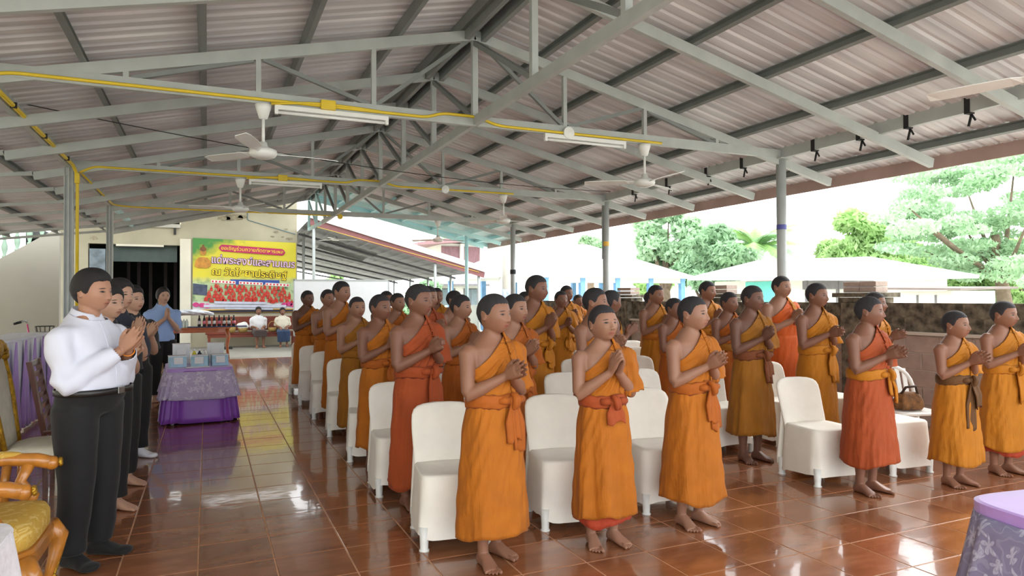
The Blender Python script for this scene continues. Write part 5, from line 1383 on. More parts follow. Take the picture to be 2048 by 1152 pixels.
# the printed crowd: red robes and heads
rc = np.random.default_rng(4); crowd = MB(); heads = MB()
for row in range(5):
    z = -.36 - .10 * row; n = 15 + row; w = 1.02 + .06 * row
    for k in range(n):
        x = .12 + (k / (n - 1) - .5) * 2 * w + rc.uniform(-.045, .045); s = (.045 + .004 * row) * rc.uniform(.7, 1.15); z = -.36 - .10 * row + rc.uniform(-.035, .035); yy = yb - .006 - .0012 * row
        pts = [(x - s, z - .085), (x - s * .9, z), (x - s * .4, z + .035), (x + s * .4, z + .035), (x + s * .9, z), (x + s, z - .085)]
        crowd.loft([[Vector((a, yy, b - .03 * a)) for a, b in pts], [Vector((a, yy - .001, b - .03 * a)) for a, b in pts]])
        hh = cir(x, z + .058, .022, .028, 8); heads.loft([[Vector((a, yy - .0004, b - .03 * a)) for a, b in hh], [Vector((a, yy - .0016, b - .03 * a)) for a, b in hh]])
tag(crowd.build('printed_red_robes', mat('red_robe_print', srgb(196, 52, 40), .5, 0, .45, 26), bn), kind='stuff')
tag(heads.build('printed_faces', mat('face_print', srgb(190, 120, 90), .5, 0, .3, 20), bn), kind='stuff')
for z0, z1, x0, x1 in ((-.80, -.87, -.9, .6), (-.90, -.98, -1.2, 1.2), (-1.0, -1.05, -.6, .8)):
    flat([(x0, z0), (x1, z0 - .03), (x1, z1 - .03), (x0, z1)], mat('pale_blue_print', srgb(206, 212, 232), .5), 'printed_front_row', yb - .014)
for x in (-1.42, -1.25, -1.1, 1.15, 1.3, 1.42): flat(cir(x, -.92 + .02 * math.sin(x * 30), .09, .07), mat('pink_print', srgb(214, 70, 140), .5, 0, .3, 12), 'printed_petals', yb - .012)
flat([(-1.5, -.25), (-1.1, -.3), (-1.12, -.62), (-1.5, -.58)], mat('dark_blue_print', srgb(70, 80, 104), .5, 0, .4, 9), 'printed_dark_corner', yb)

# ------------------------------------------------------------------ block wall at the right
M_block = mat('concrete_block', srgb(172, 154, 144), 0.9, 0, 0.14, 5, bump=0.35)
M_moss = mat('mossy_render', srgb(104, 96, 82), 0.95, 0, 0.75, 11, bump=0.6, bscale=14)
M_mortar = mat('pale_mortar', srgb(190, 180, 170), 0.95, 0, .1, 6)
wr_ = thing('wall_right', 'low concrete block wall with mossy upper band beside the hall', None, kind='structure')
WX = 7.56
slab(WX + 0.01, WX + 0.13, 1.0, 19.0, -0.2, 1.02).build('mortar_core', M_mortar, wr_)
blk = MB().bbox((0, 0, 0), (0.14, 0.388, 0.188), 0.008).mesh('block', M_block)
for r in range(6):
    z = -0.08 + 0.2 * r
    for k in range(46):
        y = 1.1 + 0.4 * k + (0.2 if r % 2 else 0)
        if y > 12.6: break
        o = link('block', blk, wr_, (WX + 0.07 + rr_.uniform(-.002, .002), y, z))
slab(WX + 0.0, WX + 0.14, 12.9, 19.0, -0.2, 1.02).build('far_blockwork', M_block, wr_)
slab(WX - 0.05, WX + 0.16, 1.0, 19.0, 1.03, 1.065).build('ledge', mat('pale_ledge', srgb(206, 196, 184), .8, 0, .08, 4), wr_)
um = MB().bbox((0, 0, 0), (0.12, 0.4545, 0.1678), 0.002).mesh('upper_block', M_moss)
for r in range(2):
    for k in range(28):
        y = 1.2 + 0.455 * k + (0.22 if r % 2 else 0)
        link('upper_block', um, wr_, (WX + 0.08 + rr_.uniform(-.0015, .0015), y, 1.15 + 0.168 * r))
slab(WX + 0.02, WX + 0.14, 13.8, 19.0, 1.065, 1.4).build('far_upper_band', M_moss, wr_)
slab(WX + 0.03, WX + 0.13, 1.0, 13.9, 1.065, 1.40).build('upper_core', M_moss, wr_)
for y, l in ((6.1, 'brick pier with a dark stepped cap, nearest along the wall'), (8.75, 'middle brick pier along the wall'), (11.45, 'low brick pier with a broad cap beside the pipe post')):
    o = slab(WX + 0.08 - 0.17, WX + 0.08 + 0.17, y - 0.22, y + 0.22, -0.2, 1.40).build('pier', M_moss, wr_); o['label'] = l
    for j, (w, h0, h1, m_) in enumerate(((.30, 1.40, 1.47, M_moss), (.37, 1.47, 1.53, M_moss), (.24, 1.53, 1.60, M_block), (.24, 1.605, 1.67, M_block))):
        for q in range(2):
            MB().bbox((WX + .08, y + (q - .5) * w, (h0 + h1) / 2), (w * .9, w * .97, h1 - h0 - .004), .006).build('cap_brick', m_, o)
# ------------------------------------------------------------------ tables, furniture and offerings
M_purple = mat('purple_satin', srgb(140, 72, 184), 0.42, 0, 0.10, 5, bump=0.1, sheen=.3)
M_lilac = mat('lilac_satin', srgb(184, 146, 222), 0.42, 0, 0.08, 5, sheen=.3)
def lace_material(name, base, light, scale):
    m = bpy.data.materials.new(name); m.use_nodes = True; nt = m.node_tree; N = nt.nodes; L = nt.links
    b = N['Principled BSDF']; b.inputs['Roughness'].default_value = .8
    tc = N.new('ShaderNodeTexCoord'); M, ell, mix = nodes_math(nt)
    dn = N.new('ShaderNodeTexNoise'); dn.inputs['Scale'].default_value = scale * .5; L.new(tc.outputs['Object'], dn.inputs['Vector'])
    ad = N.new('ShaderNodeVectorMath'); ad.operation = 'MULTIPLY_ADD'; ad.inputs[1].default_value = (.12, .12, .12)
    L.new(dn.outputs['Color'], ad.inputs[0]); L.new(tc.outputs['Object'], ad.inputs[2])
    v1 = N.new('ShaderNodeTexVoronoi'); v1.inputs['Scale'].default_value = scale; L.new(ad.outputs[0], v1.inputs['Vector'])
    v2 = N.new('ShaderNodeTexVoronoi'); v2.inputs['Scale'].default_value = scale * 2.3; v2.feature = 'DISTANCE_TO_EDGE'; L.new(ad.outputs[0], v2.inputs['Vector'])
    df = N.new('ShaderNodeVectorMath'); df.operation = 'SUBTRACT'; L.new(ad.outputs[0], df.inputs[0]); L.new(v1.outputs['Position'], df.inputs[1])
    sx = N.new('ShaderNodeSeparateXYZ'); L.new(df.outputs[0], sx.inputs[0])
    hx_ = M('ADD', sx.outputs[0], sx.outputs[1]); ang = M('ARCTAN2', sx.outputs[2], hx_)
    rr = M('MULTIPLY', M('SQRT', M('ADD', M('MULTIPLY', hx_, hx_), M('MULTIPLY', sx.outputs[2], sx.outputs[2]))), scale)
    pet = M('ADD', .30, M('MULTIPLY', M('COSINE', M('MULTIPLY', ang, 5.0)), .14))
    blossom = M('MULTIPLY', M('SUBTRACT', pet, rr), 16.0, True)
    ring = M('MULTIPLY', M('SUBTRACT', .05, M('ABSOLUTE', M('SUBTRACT', rr, M('MULTIPLY', pet, .55)))), 20.0, True)
    leaf = M('MULTIPLY', M('SUBTRACT', M('SINE', M('MULTIPLY', dn.outputs[0], 70.0)), .55), 2.0, True)
    f = M('ADD', M('SUBTRACT', M('MULTIPLY', blossom, .75), M('MULTIPLY', ring, .3)), M('MULTIPLY', leaf, .25), True)
    c = mix(f, base, light); L.new(c, b.inputs['Base Color'])
    bp = N.new('ShaderNodeBump'); bp.inputs['Strength'].default_value = .25; bp.inputs['Distance'].default_value = .01
    L.new(f, bp.inputs['Height']); L.new(bp.outputs[0], b.inputs['Normal']); return m
M_lace = lace_material('lilac_lace', srgb(190, 176, 210), srgb(226, 220, 236), 9)
M_lace2 = lace_material('grey_lilac_lace', srgb(136, 130, 164), srgb(190, 188, 212), 13)
M_wood = mat('orange_brown_wood', srgb(164, 88, 40), 0.35, 0, .2, 5, stretch=(1, 8, 8), coat=.3)
M_dwood = mat('dark_red_wood', srgb(96, 48, 34), 0.3, 0, .25, 5, stretch=(8, 8, 1), coat=.4)
M_ivory = mat('ivory_upholstery', srgb(214, 208, 190), .7, 0, .08, 12, bump=.15)
M_gold = mat('gilt_carving', srgb(190, 146, 44), .35, .7, .25, 30, bump=.6, bscale=60)
M_gild = mat('honey_wood', srgb(186, 120, 44), .3, 0, .18, 4, stretch=(2, 6, 6), coat=.5)
M_damask = lace_material('gold_damask', srgb(200, 160, 66), srgb(224, 196, 120), 16)
def cloth_skirt(hx, hy, z0, z1, seed, flare=.05, n=140, m=10, folds=14, amp=.018, e=7):
    r = np.random.default_rng(seed); ph = r.uniform(0, 6.28, 4); rings = []
    for i in range(m + 1):
        u = i / m; z = z0 + (z1 - z0) * u; rr = []
        for q, t in zip(rrect(hx + flare * u, hy + flare * u, z, n, e), np.linspace(0, 2 * PI, n, endpoint=False)):
            d = Vector((q.x / (hx + flare), q.y / (hy + flare), 0)).normalized()
            w = amp * (math.sin(folds * t + ph[0] + .8 * math.sin(3 * t)) + .5 * math.sin(folds * 1.7 * t + ph[1])) * u ** .8
            rr.append(q + d * w + Vector((0, 0, .008 * math.sin(5 * t + ph[2]) * u)))
        rings.append(rr)
    mb = MB(); mb.loft(rings, cap=False); return mb
def draped_table(loc, rz, hx, hy, H_, label, lace, top_mat, seed, lace_drop=.36, skirt_to=.02):
    o = thing('draped_table', label, 'table', loc, rz)
    t = MB(); t.loft([rrect(hx + .012, hy + .012, H_ - .05, 60, 8), rrect(hx + .012, hy + .012, H_ - .004, 60, 8), rrect(hx, hy, H_, 60, 8)]); t.build('table_top', top_mat, o)
    solid(cloth_skirt(hx + .006, hy + .006, H_ - .01, skirt_to, seed, .06, folds=16, amp=.022).build('purple_skirt', M_purple, o, True), .003)
    solid(cloth_skirt(hx + .018, hy + .018, H_ - .04, H_ - lace_drop, seed + 1, .075, folds=16, amp=.02).build('lace_overlay', lace, o, True), .002)
    for sx in (-1, 1):
        for sy in (-1, 1): MB().tube([(sx * (hx - .06), sy * (hy - .06), 0), (sx * (hx - .06), sy * (hy - .06), H_ - .05)], .018, 8).build('leg', M_galv, o)
    return o
dt = draped_table((-.10, 9.45, 0), .06, .36, .46, .66, 'purple draped table with lilac lace, boxes of offerings on it', M_lace, M_lilac, 3)
ft = draped_table((2.90, 1.10, 0), -.15, .50, .42, .77, 'lilac draped table with floral lace at the bottom right corner', M_lace2, M_lilac, 9, .55, .02)
# floral lace motifs on the near table
lt = thing('lace_tablecloth', 'white lace tablecloth corner at the bottom left edge', 'tablecloth', (-.93, 2.42, 0))
solid(cloth_skirt(.36, .36, .745, .42, 21, .03, folds=10, amp=.015).build('cloth_skirt', mat('white_lace', srgb(232, 230, 236), .8, 0, .08, 30, bump=.3), lt, True), .003)
MB().loft([rrect(.365, .365, .74, 40, 7), rrect(.36, .36, .75, 40, 7)]).build('cloth_top', MATS['white_lace'], lt)
for sx in (-1, 1):
    for sy in (-1, 1): MB().tube([(sx * .3, sy * .3, 0), (sx * .3, sy * .3, .74)], .02, 8).build('table_leg', M_dwood, lt)
# offering boxes on the far draped table
M_box = mat('pale_blue_box', srgb(170, 206, 226), .5, 0, .2, 6); M_paper = mat('white_paper', srgb(232, 232, 236), .6, 0, .02)
def gift(x, y, z, rz, label, w=.19, h=.13, d=.15, col=None):
    o = thing('gift_box', label, 'box', (x, y, z), rz, 'offering boxes on the purple table')
    MB().bbox((0, 0, h / 2), (w, d, h), .006).build('carton', col or M_box, o)
    MB().box((.0, -d / 2 - .022, h * .62), (.10, .002, .085), Matrix.Rotation(-.35, 3, 'X')).build('note_card', M_paper, o)
    MB().bbox((0, 0, h + .004), (w * 1.03, d * 1.03, .010), .003).build('lid', M_paper, o)
    return o
gift(-.33, 9.22, .661, .15, 'pale blue offering box with note, left on the purple table')
gift(-.08, 9.20, .661, -.1, 'pale blue offering box with note, middle front of the purple table')
gift(.14, 9.24, .661, .1, 'pale blue offering box with note, right on the purple table')
gift(-.30, 9.62, .661, .05, 'taller white offering box at the back left of the purple table', .2, .25, .16, mat('white_carton', srgb(226, 230, 232), .5, 0, .06, 8))
gift(.10, 9.66, .661, -.05, 'taller white offering box at the back right of the purple table', .2, .25, .16, MATS['white_carton'])
o = thing('flat_envelope', 'white envelope lying at the front edge of the purple table', 'envelope', (-.1, 9.06, .662), .1)
MB().bbox((0, 0, .004), (.26, .07, .008), .002).build('paper', M_paper, o); MB().box((0, 0, .0086), (.25, .03, .001)).build('flap', M_paper, o)
for k, (x, c, lab) in enumerate(((-.13, srgb(226, 210, 40), 'small yellow bottle between the offering boxes'), (-.07, srgb(40, 44, 70), 'small navy bottle between the offering boxes'), (-.02, srgb(220, 222, 226), 'small white tube between the offering boxes'))):
    o = thing('toiletry_bottle', lab, 'bottle', (x - .02, 9.55, .661))
    MB().lathe([(0, 0), (.024, 0), (.026, .02), (.026, .13), (.012, .15), (.012, .165), (0, .165)], n=12).build('bottle_body', mat('toiletry_%d' % k, c, .35), o, True)
    MB().lathe([(0, .165), (.014, .165), (.014, .19), (0, .19)], n=10).build('cap', M_paper, o)
# wooden table with drink bottles
wt = thing('wooden_table', 'orange-brown wooden table carrying rows of dark bottles', 'table', (-.45, 18.55, 0))
MB().bbox((0, 0, .76), (1.95, .72, .035), .01).build('table_top', M_wood, wt); MB().box((0, -.30, .70), (1.8, .03, .09)).build('apron', M_wood, wt)
for sx in (-1, 1):
    for sy in (-1, 1):
        MB().tube([(sx * .9, sy * .3, .74), (sx * .93, sy * .33, .55), (sx * .90, sy * .30, .3), (sx * .93, sy * .34, .0)], [.045, .042, .028, .026], 10).build('leg', M_wood, wt, True)
tray = MB().bbox((.23, 18.45, .79), (1.35, .46, .022), .006)
tg = tray.build('tray', mat('navy_tray', srgb(44, 58, 96), .5)); tag(tg, 'navy blue tray under the drink bottles', 'tray')
bm_ = MB().lathe([(0, 0), (.034, 0), (.037, .01), (.037, .14), (.028, .19), (.014, .225), (.014, .25), (0, .25)], n=14).mesh('bottle_body', mat('dark_drink_glass', srgb(38, 30, 36), .2), True)
lm_ = [MB().lathe([(.0376, .06), (.0378, .06), (.0378, .135), (.0376, .135)], n=14).mesh('label_band', mat('drink_label_%d' % i, c, .5), True) for i, c in enumerate((srgb(228, 222, 226), srgb(222, 120, 140)))]
cm_ = MB().lathe([(0, .25), (.016, .25), (.016, .27), (0, .27)], n=10).mesh('cap', mat('dark_cap', srgb(30, 36, 34), .4))
ORD = ['first', 'second', 'third', 'fourth', 'fifth', 'sixth', 'seventh', 'eighth']
for k in range(8):
    for row, rn in ((0, 'front'), (1, 'back')):
        o = thing('drink_bottle', 'dark drink bottle on the navy tray, %s from left in the %s row' % (ORD[k], rn), 'bottle', (-.18 + .112 * k, 18.34 + .16 * row, .802), group='dark drink bottles on the tray')
        link('bottle_body', bm_, o); link('label_band', lm_[(k % 3 == 1) or (row and k % 2)], o); link('cap', cm_, o)
o = thing('bottle_pack', 'shrink-wrapped pack of clear water bottles left of the dark bottles', 'bottles', (-.62, 18.4, .778))
wbm = MB().lathe([(0, 0), (.03, 0), (.032, .02), (.032, .15), (.012, .19), (.012, .21), (0, .21)], n=10).mesh('water_bottle', mat('clear_pet', srgb(206, 224, 222), .15, 0, .03), True)
for i in range(6):
    for j in range(3): link('water_bottle', wbm, o, (-.165 + .066 * i, -.07 + .07 * j, 0))
o = thing('plastic_bundle', 'clear plastic wrapped bundle lying on top of the bottles', 'bundle', (-.35, 18.45, 1.075))
rb2 = np.random.default_rng(3); mb = MB(); rings = []
for i in range(9):
    u = i / 8; w = .55 * math.sin(PI * (u * .9 + .05)) ** .6
    rings.append([Vector(((u - .5) * 1.0, math.cos(t) * .2 * w * 1.6 + rb2.uniform(-.02, .02), .0 + (math.sin(t) * .5 + .5) * .20 * w * 1.4 + rb2.uniform(-.01, .01))) for t in np.linspace(0, 2 * PI, 17)[:-1]])
mb.loft(rings); mb.build('wrap', mat('crinkled_plastic', srgb(206, 214, 226), .15, 0, .25, 8, bump=.8, bscale=22), o)
MB().bbox((0, 0, .03), (.7, .2, .05), .02).build('contents', mat('grey_brown_contents', srgb(150, 140, 136), .7), o)
# gilt armchair in the foreground
ac = thing('gilt_armchair', 'honey-gold carved armchair with damask seat in the left foreground', 'armchair', (-1.02, 3.93, 0), PI / 2)
st_ = MB(); st_.loft([rrect(.27, .29, .355, 40, 5), rrect(.285, .305, .375, 40, 5), rrect(.285, .305, .435, 40, 5), rrect(.27, .29, .465, 40, 5), rrect(.2, .22, .485, 40, 4), rrect(.06, .07, .49, 40, 3)]); st_.build('seat_cushion', M_damask, ac, True)
fr = MB(); fr.loft([rrect(.285, .305, .27, 40, 6), rrect(.295, .315, .29, 40, 6), rrect(.295, .315, .345, 40, 6), rrect(.285, .305, .358, 40, 6)]); fr.build('seat_rail', M_gild, ac)
for sx in (-1, 1):
    for sy in (-1, 1):
        f_ = -1 if sy < 0 else 1
        px, py = sx * .27, sy * .28
        pts = [(px, py, .33), (px + sx * .035, py + f_ * .035, .26), (px + sx * .02, py + f_ * .02, .16), (px - sx * .005, py - f_ * .005, .07), (px + sx * .03, py + f_ * .03, .015), (px + sx * .04, py + f_ * .04, .003)]
        lg = MB().tube(pts, [.045, .045, .032, .022, .022, .014], 12).build('leg', M_gild, ac, True)
        MB().tube([Vector(q) + Vector((sx * .0, f_ * .035 * (1 if i < 2 else .7), 0)) for i, q in enumerate(pts[:-1])], .008, 8).build('gold_bead', M_gold, lg, True)
    ar = MB(); apts = [(sx * .275, .25, .66), (sx * .30, .08, .675), (sx * .305, -.10, .672), (sx * .30, -.22, .66), (sx * .295, -.285, .640)]
    ar.tube(apts, [.026, .030, .032, .036, .034], 12); ar.ellipsoid((sx * .295, -.285, .64), (.036, .034, .036)); a_ = ar.build('armrest', M_gild, ac, True)
    MB().ellipsoid((sx * .303, -.02, .695), (.035, .14, .022)).build('arm_pad', M_damask, a_, True)
    MB().lathe([(0, 0), (.026, 0), (.022, .012), (0, .015)], (sx * .295, -.318, .642), 14, (0, -1, 0.1)).build('gold_rosette', M_gold, a_, True)
    MB().tube([(sx * .285, -.16, .40), (sx * .30, -.20, .48), (sx * .285, -.15, .56), (sx * .30, -.19, .65)], [.038, .032, .026, .03], 12).build('arm_post', M_gild, ac, True)
    MB().tube([(sx * .25, .28, .34), (sx * .255, .31, .7), (sx * .235, .36, 1.05)], [.03, .028, .022], 10).build('back_post', M_gild, ac, True)
bk_ = MB(); bk_.loft([[Vector((q.x, .30 + (z - .5) * .11 + q.y, z)) for q in superring((0, 0, 0), w, .03, 20, 3)] for z, w in ((.50, .2), (.7, .215), (.9, .21), (1.02, .16), (1.06, .06))]); bk_.build('backrest', M_damask, ac, True)
# tall carved chair behind it
tc_ = thing('carved_highback_chair', 'ivory upholstered high-back chair with gilt crest at the left edge', 'chair', (-1.02, 5.88, 0), PI / 2)
bb_ = MB(); bb_.loft([[Vector((q.x, .26 + (z - .45) * .16 + q.y, z)) for q in superring((0, 0, 0), w, .03, 20, 3)] for z, w in ((.47, .17), (.6, .19), (.8, .22), (.95, .235), (1.05, .20), (1.08, .1))]); bb_.build('backrest', M_ivory, tc_, True)
for sx in (-1, 1): MB().tube([(sx * .19, .245, .45), (sx * .21, .27, .62), (sx * .245, .30, .82), (sx * .26, .33, .96), (sx * .20, .345, 1.08)], .02, 8).build('gilt_frame', M_gold, tc_, True)
cr_ = MB()
for k in range(9):
    a = PI * k / 8; cr_.ellipsoid((.20 * math.cos(a), .335, 1.08 + .09 * math.sin(a)), (.045, .03, .04)); 
cr_.ellipsoid((0, .335, 1.13), (.10, .035, .08)); cr_.build('gilt_crest', M_gold, tc_, True)
s2 = MB(); s2.loft([rrect(.25, .25, .36, 30, 5), rrect(.26, .26, .38, 30, 5), rrect(.26, .26, .45, 30, 5), rrect(.2, .2, .47, 30, 4)]); s2.build('seat', M_ivory, tc_, True)
for sx in (-1, 1):
    for sy in (-1, 1): MB().tube([(sx * .22, sy * .22, .37), (sx * .24, sy * .24, .2), (sx * .22, sy * .22, 0)], [.03, .026, .02], 8).build('leg', M_gild, tc_, True)
# dark wooden slat chair
wc = thing('slat_back_chair', 'dark red wooden chair with a slatted back behind the person in white shirt', 'chair', (-.98, 6.62, 0), PI / 2 + .05)
MB().bbox((0, 0, .44), (.42, .42, .035), .01).build('seat', M_dwood, wc)
for sx in (-1, 1):
    MB().beam((sx * .19, .19, 0), (sx * .19, .20, .45), .035, .035, (0, 1, 0)).build('rear_leg', M_dwood, wc)
    MB().beam((sx * .19, .20, .44), (sx * .19, .30, 1.0), .035, .04, (0, 1, 0)).build('back_post', M_dwood, wc)
    MB().beam((sx * .19, -.19, 0), (sx * .19, -.19, .43), .035, .035, (0, 1, 0)).build('front_leg', M_dwood, wc)
for k in range(6):
    z = .55 + .085 * k; MB().bbox((0, .20 + (z - .44) * .18, z), (.35, .018, .045), .004).build('back_slat', M_dwood, wc)
# wooden bench against the banner wall with the two seated women
bn2 = thing('wooden_bench', 'long red-brown wooden bench below the banner', 'bench', (1.25, 22.25, 0))
M_bench = mat('red_brown_bench_wood', srgb(128, 58, 40), .4, 0, .15, 3)
MB().bbox((0, 0, .44), (2.6, .45, .05), .01).build('seat', M_bench, bn2); MB().bbox((0, .22, .72), (2.6, .05, .42), .015).build('backrest', M_bench, bn2); MB().box((0, -.19, .37), (2.5, .03, .10)).build('apron', M_bench, bn2)
for sx in (-1, 1):
    for sy in (-1, 1): MB().box((sx * 1.2, sy * .18, .21), (.07, .07, .42)).build('leg', M_bench, bn2)
lay(dict(ht=1.56, seed=81, sit=True, skirt=.30, vox=.009, sleeve_len=.7, hairk=WOMHAIR, hair=.05, yaw=0, w=1.05, belly=.03, shirt_z=.55), (1.42, 22.15, 0), .08,
    'person in white blouse and dark knee-length sarong sitting on the bench', dict(skin=LS[2], shirt=srgb(232, 232, 236), trousers=srgb(70, 58, 56)))
lay(dict(ht=1.50, seed=82, sit=True, skirt=.75, vox=.009, sleeve_len=.5, hairk=WOMHAIR, hair=.05, yaw=0, w=1.05, belly=.03, shirt_z=.55), (2.12, 22.15, 0), .0,
    'person in cream blouse and dark blue sarong sitting at the bench end', dict(skin=LS[2], shirt=srgb(230, 224, 206), trousers=srgb(50, 70, 104)))
M_basket = mat('woven_straw', srgb(176, 146, 84), .8, 0, .35, 40, bump=.6, bscale=60)
for x, s, l in ((.62, 1.0, 'larger straw basket with upright handle on the bench'), (1.82, .8, 'smaller straw basket between the two seated people')):
    o = thing('straw_basket', l, 'basket', (x, 22.1, .466)); o.scale = (s, s, s)
    MB().lathe([(0, 0), (.12, 0), (.15, .06), (.165, .16), (.155, .16), (.14, .06), (.11, .015), (0, .015)], n=22).build('basket_bowl', M_basket, o, True)
    MB().tube([(.155 * math.cos(t), 0, .15 + .24 * math.sin(t)) for t in np.linspace(0, PI, 13)], .012, 8).build('handle', M_basket, o, True)
o = thing('covered_basket', 'straw basket heaped with white cloth on the bench', 'basket', (.98, 22.1, .466))
MB().lathe([(0, 0), (.10, 0), (.13, .06), (.14, .13), (0, .13)], n=20).build('basket_bowl', M_basket, o, True)
mb = MB(); mb.ellipsoid((0, 0, .19), (.17, .15, .12), None, 20, 12); mb.v = [(a + .012 * math.sin(30 * b + 20 * c), b, c + .012 * math.sin(25 * a)) for a, b, c in mb.v]; mb.build('white_cloth', mat('white_cloth', srgb(236, 236, 236), .8), o, True)
o = thing('dark_shoes', 'pair of black sandals lying under the bench', 'shoes', (.55, 21.75, 0), .2)
for s in (-.07, .07):
    q = MB(); q.loft([rrect(.045, .13, .0, 20, 3), rrect(.05, .135, .012, 20, 3), rrect(.048, .13, .03, 20, 3)]); q.v = [(a + s, b, c) for a, b, c in q.v]; sh = q.build('sole', M_black, o); 
    MB().tube([(s - .045, -.02, .02), (s - .02, -.05, .06), (s + .02, -.05, .06), (s + .045, -.02, .02)], .012, 8).build('sandal_strap', M_black, o, True)
# cloth-hung rail at left with purple swags
rl = thing('draped_rail', 'white cloth rail with pointed purple swags at far left', 'drapery', (-1.95, 8.4, 0))
Y0, Y1 = -3.2, 2.6; ZT = 1.03
M_wcl = mat('white_satin_cloth', srgb(226, 228, 240), .5, 0, .05, 4, bump=.1)
rl_top = MB().bbox((-.2, (Y0 + Y1) / 2, ZT), (.42, Y1 - Y0, .03), .008).build('rail_top', M_wcl, rl)
def drape(u, v):
    y = Y0 + (Y1 - Y0) * u; return Vector((.012 + .018 * math.sin(u * 80) * (1 - v) + .01 * math.sin(u * 37), y, .03 + (ZT - .01 - .03) * v))
solid(MB().grid(drape, 160, 10).build('white_drape', M_wcl, rl, True), .004)
n = 13
for k in range(n):
    yc = Y0 + (k + .5) * (Y1 - Y0) / n; w = (Y1 - Y0) / n * .52
    def sw(u, v, yc=yc, w=w):
        ww = w * (.10 + .90 * (1 - v) ** .8); a = (u - .5) * 2
        return Vector((.05 + .022 * math.cos(a * 9) * (1 - v) + .012 * (1 - a * a), yc + a * ww * .8, .04 + (ZT - .05) * v))
    solid(MB().grid(sw, 16, 10).build('purple_swag', M_lilac, rl, True), .004)
for y in (-3, -1, 1, 2.5): MB().tube([(-.2, y, 0), (-.2, y, ZT - .01)], .02, 8).build('rail_leg', M_galv, rl)
# bicycle parked behind the rail
by = thing('bicycle', 'pink bicycle with black wire basket parked behind the draped rail', 'bicycle', (-3.05, 13.4, 0), .15)
M_tyre = mat('tyre_rubber', srgb(30, 30, 32), .8); M_pink = mat('pink_frame_paint', srgb(206, 96, 140), .35)
for x, nm in ((-.5, 'rear_wheel'), (.5, 'front_wheel')):
    wq = MB().tube([(x + .30 * math.cos(t), 0, .32 + .30 * math.sin(t)) for t in np.linspace(0, 2 * PI, 33)], .018, 8).build(nm, M_tyre, by, True)
    sp_ = MB()
    for k in range(9): sp_.tube([(x, 0, .32), (x + .29 * math.cos(k * .7), 0, .32 + .29 * math.sin(k * .7))], .002, 4)
    sp_.build('spokes', M_galv, wq)
MB().tube(bend([(-.5, 0, .32), (-.12, 0, .32), (-.25, 0, .78)], .05), .014, 8).build('rear_frame', M_pink, by, True)
MB().tube(bend([(-.12, 0, .30), (.30, 0, .72), (.40, 0, .86)], .08), .017, 8).build('down_tube', M_pink, by, True)
MB().tube([(.5, 0, .32), (.40, 0, .80), (.36, 0, 1.08)], .014, 8).build('fork', M_pink, by, True)
MB().tube(bend([(.22, -.28, 1.10), (.34, -.20, 1.14), (.36, 0, 1.10), (.34, .20, 1.14), (.22, .28, 1.10)], .06), .012, 8).build('handlebar', M_galv, by, True)
for s in (-1, 1): MB().tube([(.20, s * .285, 1.095), (.29, s * .235, 1.12)], .018, 8).build('grip', M_black, by, True)
bsk = MB()
for z, w in ((.84, .11), (.94, .13), (1.04, .15)): bsk.tube([(.60 + w * math.cos(t) * .9, w * 1.2 * math.sin(t), z) for t in np.linspace(0, 2 * PI, 17)], .005, 5)
for k in range(12):
    t = 2 * PI * k / 12; bsk.tube([(.60 + .10 * math.cos(t), .13 * math.sin(t), .84), (.60 + .135 * math.cos(t), .18 * math.sin(t), 1.04)], .004, 5)
bsk.build('wire_basket', M_black, by)
MB().ellipsoid((-.27, 0, .86), (.14, .08, .04)).build('saddle', M_black, by, True)
# ------------------------------------------------------------------ surroundings
# whiteboard behind the novices
wbd = thing('whiteboard', 'large white board standing behind the rearmost robed people', 'board', (3.62, 20.3, 0))
MB().bbox((0, 0, 1.22), (2.72, .03, 1.56), .006).build('panel', mat('whiteboard_enamel', srgb(226, 230, 234), .35, 0, .02), wbd)
for a, b in (((0, 2.01), (2.76, .04)), ((0, .43), (2.76, .04))): MB().box((a[0], -.004, a[1]), (b[0], .045, b[1])).build('frame_rail', M_galv, wbd)
for s in (-1, 1): MB().box((s * 1.37, -.004, 1.22), (.03, .045, 1.6)).build('frame_stile', M_galv, wbd); MB().box((s * 1.2, 0, .21), (.04, .04, .42)).build('leg', M_galv, wbd); MB().box((s * 1.2, 0, .02), (.05, .5, .04)).build('foot', M_galv, wbd)
# lean-to shed with dark underside
sh = thing('lean_to_shed', 'long lean-to shed with dark roof underside and thin posts', 'shed', (0, 0, 0))
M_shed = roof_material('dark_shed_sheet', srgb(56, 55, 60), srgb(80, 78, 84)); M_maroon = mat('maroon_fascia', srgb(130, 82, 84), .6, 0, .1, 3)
YS0, YS1 = 20.6, 37.0; XA, XB = 2.74, 8.2; ZA, ZB = 3.82, 2.30
def shed_pt(u, v): x = XA + (XB - XA) * u + (YS1 - YS0) * v * .0; return Vector((x, YS0 + (YS1 - YS0) * v, ZA + (ZB - ZA) * u - .55 * v * (1 - u)))
for k in range(14):
    u0, u1 = k / 14, (k + 1) / 14
    mb = MB(); mb.grid(lambda a, b: shed_pt(u0 + (u1 - u0) * a, b) + Vector((0, 0, .02 if 0 < a < 1 else 0)), 4, 1)
    if k in (2, 5): pass
    mb.build('roof_sheet', M_shed, sh)
for k, v in enumerate((.18, .3)):
    a, b = shed_pt(.18, v), shed_pt(.5, v + .02); mb = MB(); mb.add([a + Vector((0, 0, -.02)), b + Vector((0, 0, -.02)), b + Vector((0, .7, -.05)), a + Vector((0, .7, -.05))], [(0, 1, 2, 3)])
    mb.build('skylight_strip', mat('milky_skylight', srgb(230, 232, 228), .5, trans=.85), sh)
MB().beam(shed_pt(0, 0) + Vector((0, -.03, -.09)), shed_pt(1, 0) + Vector((0, -.03, -.09)), .03, .18).build('fascia', M_maroon, sh)
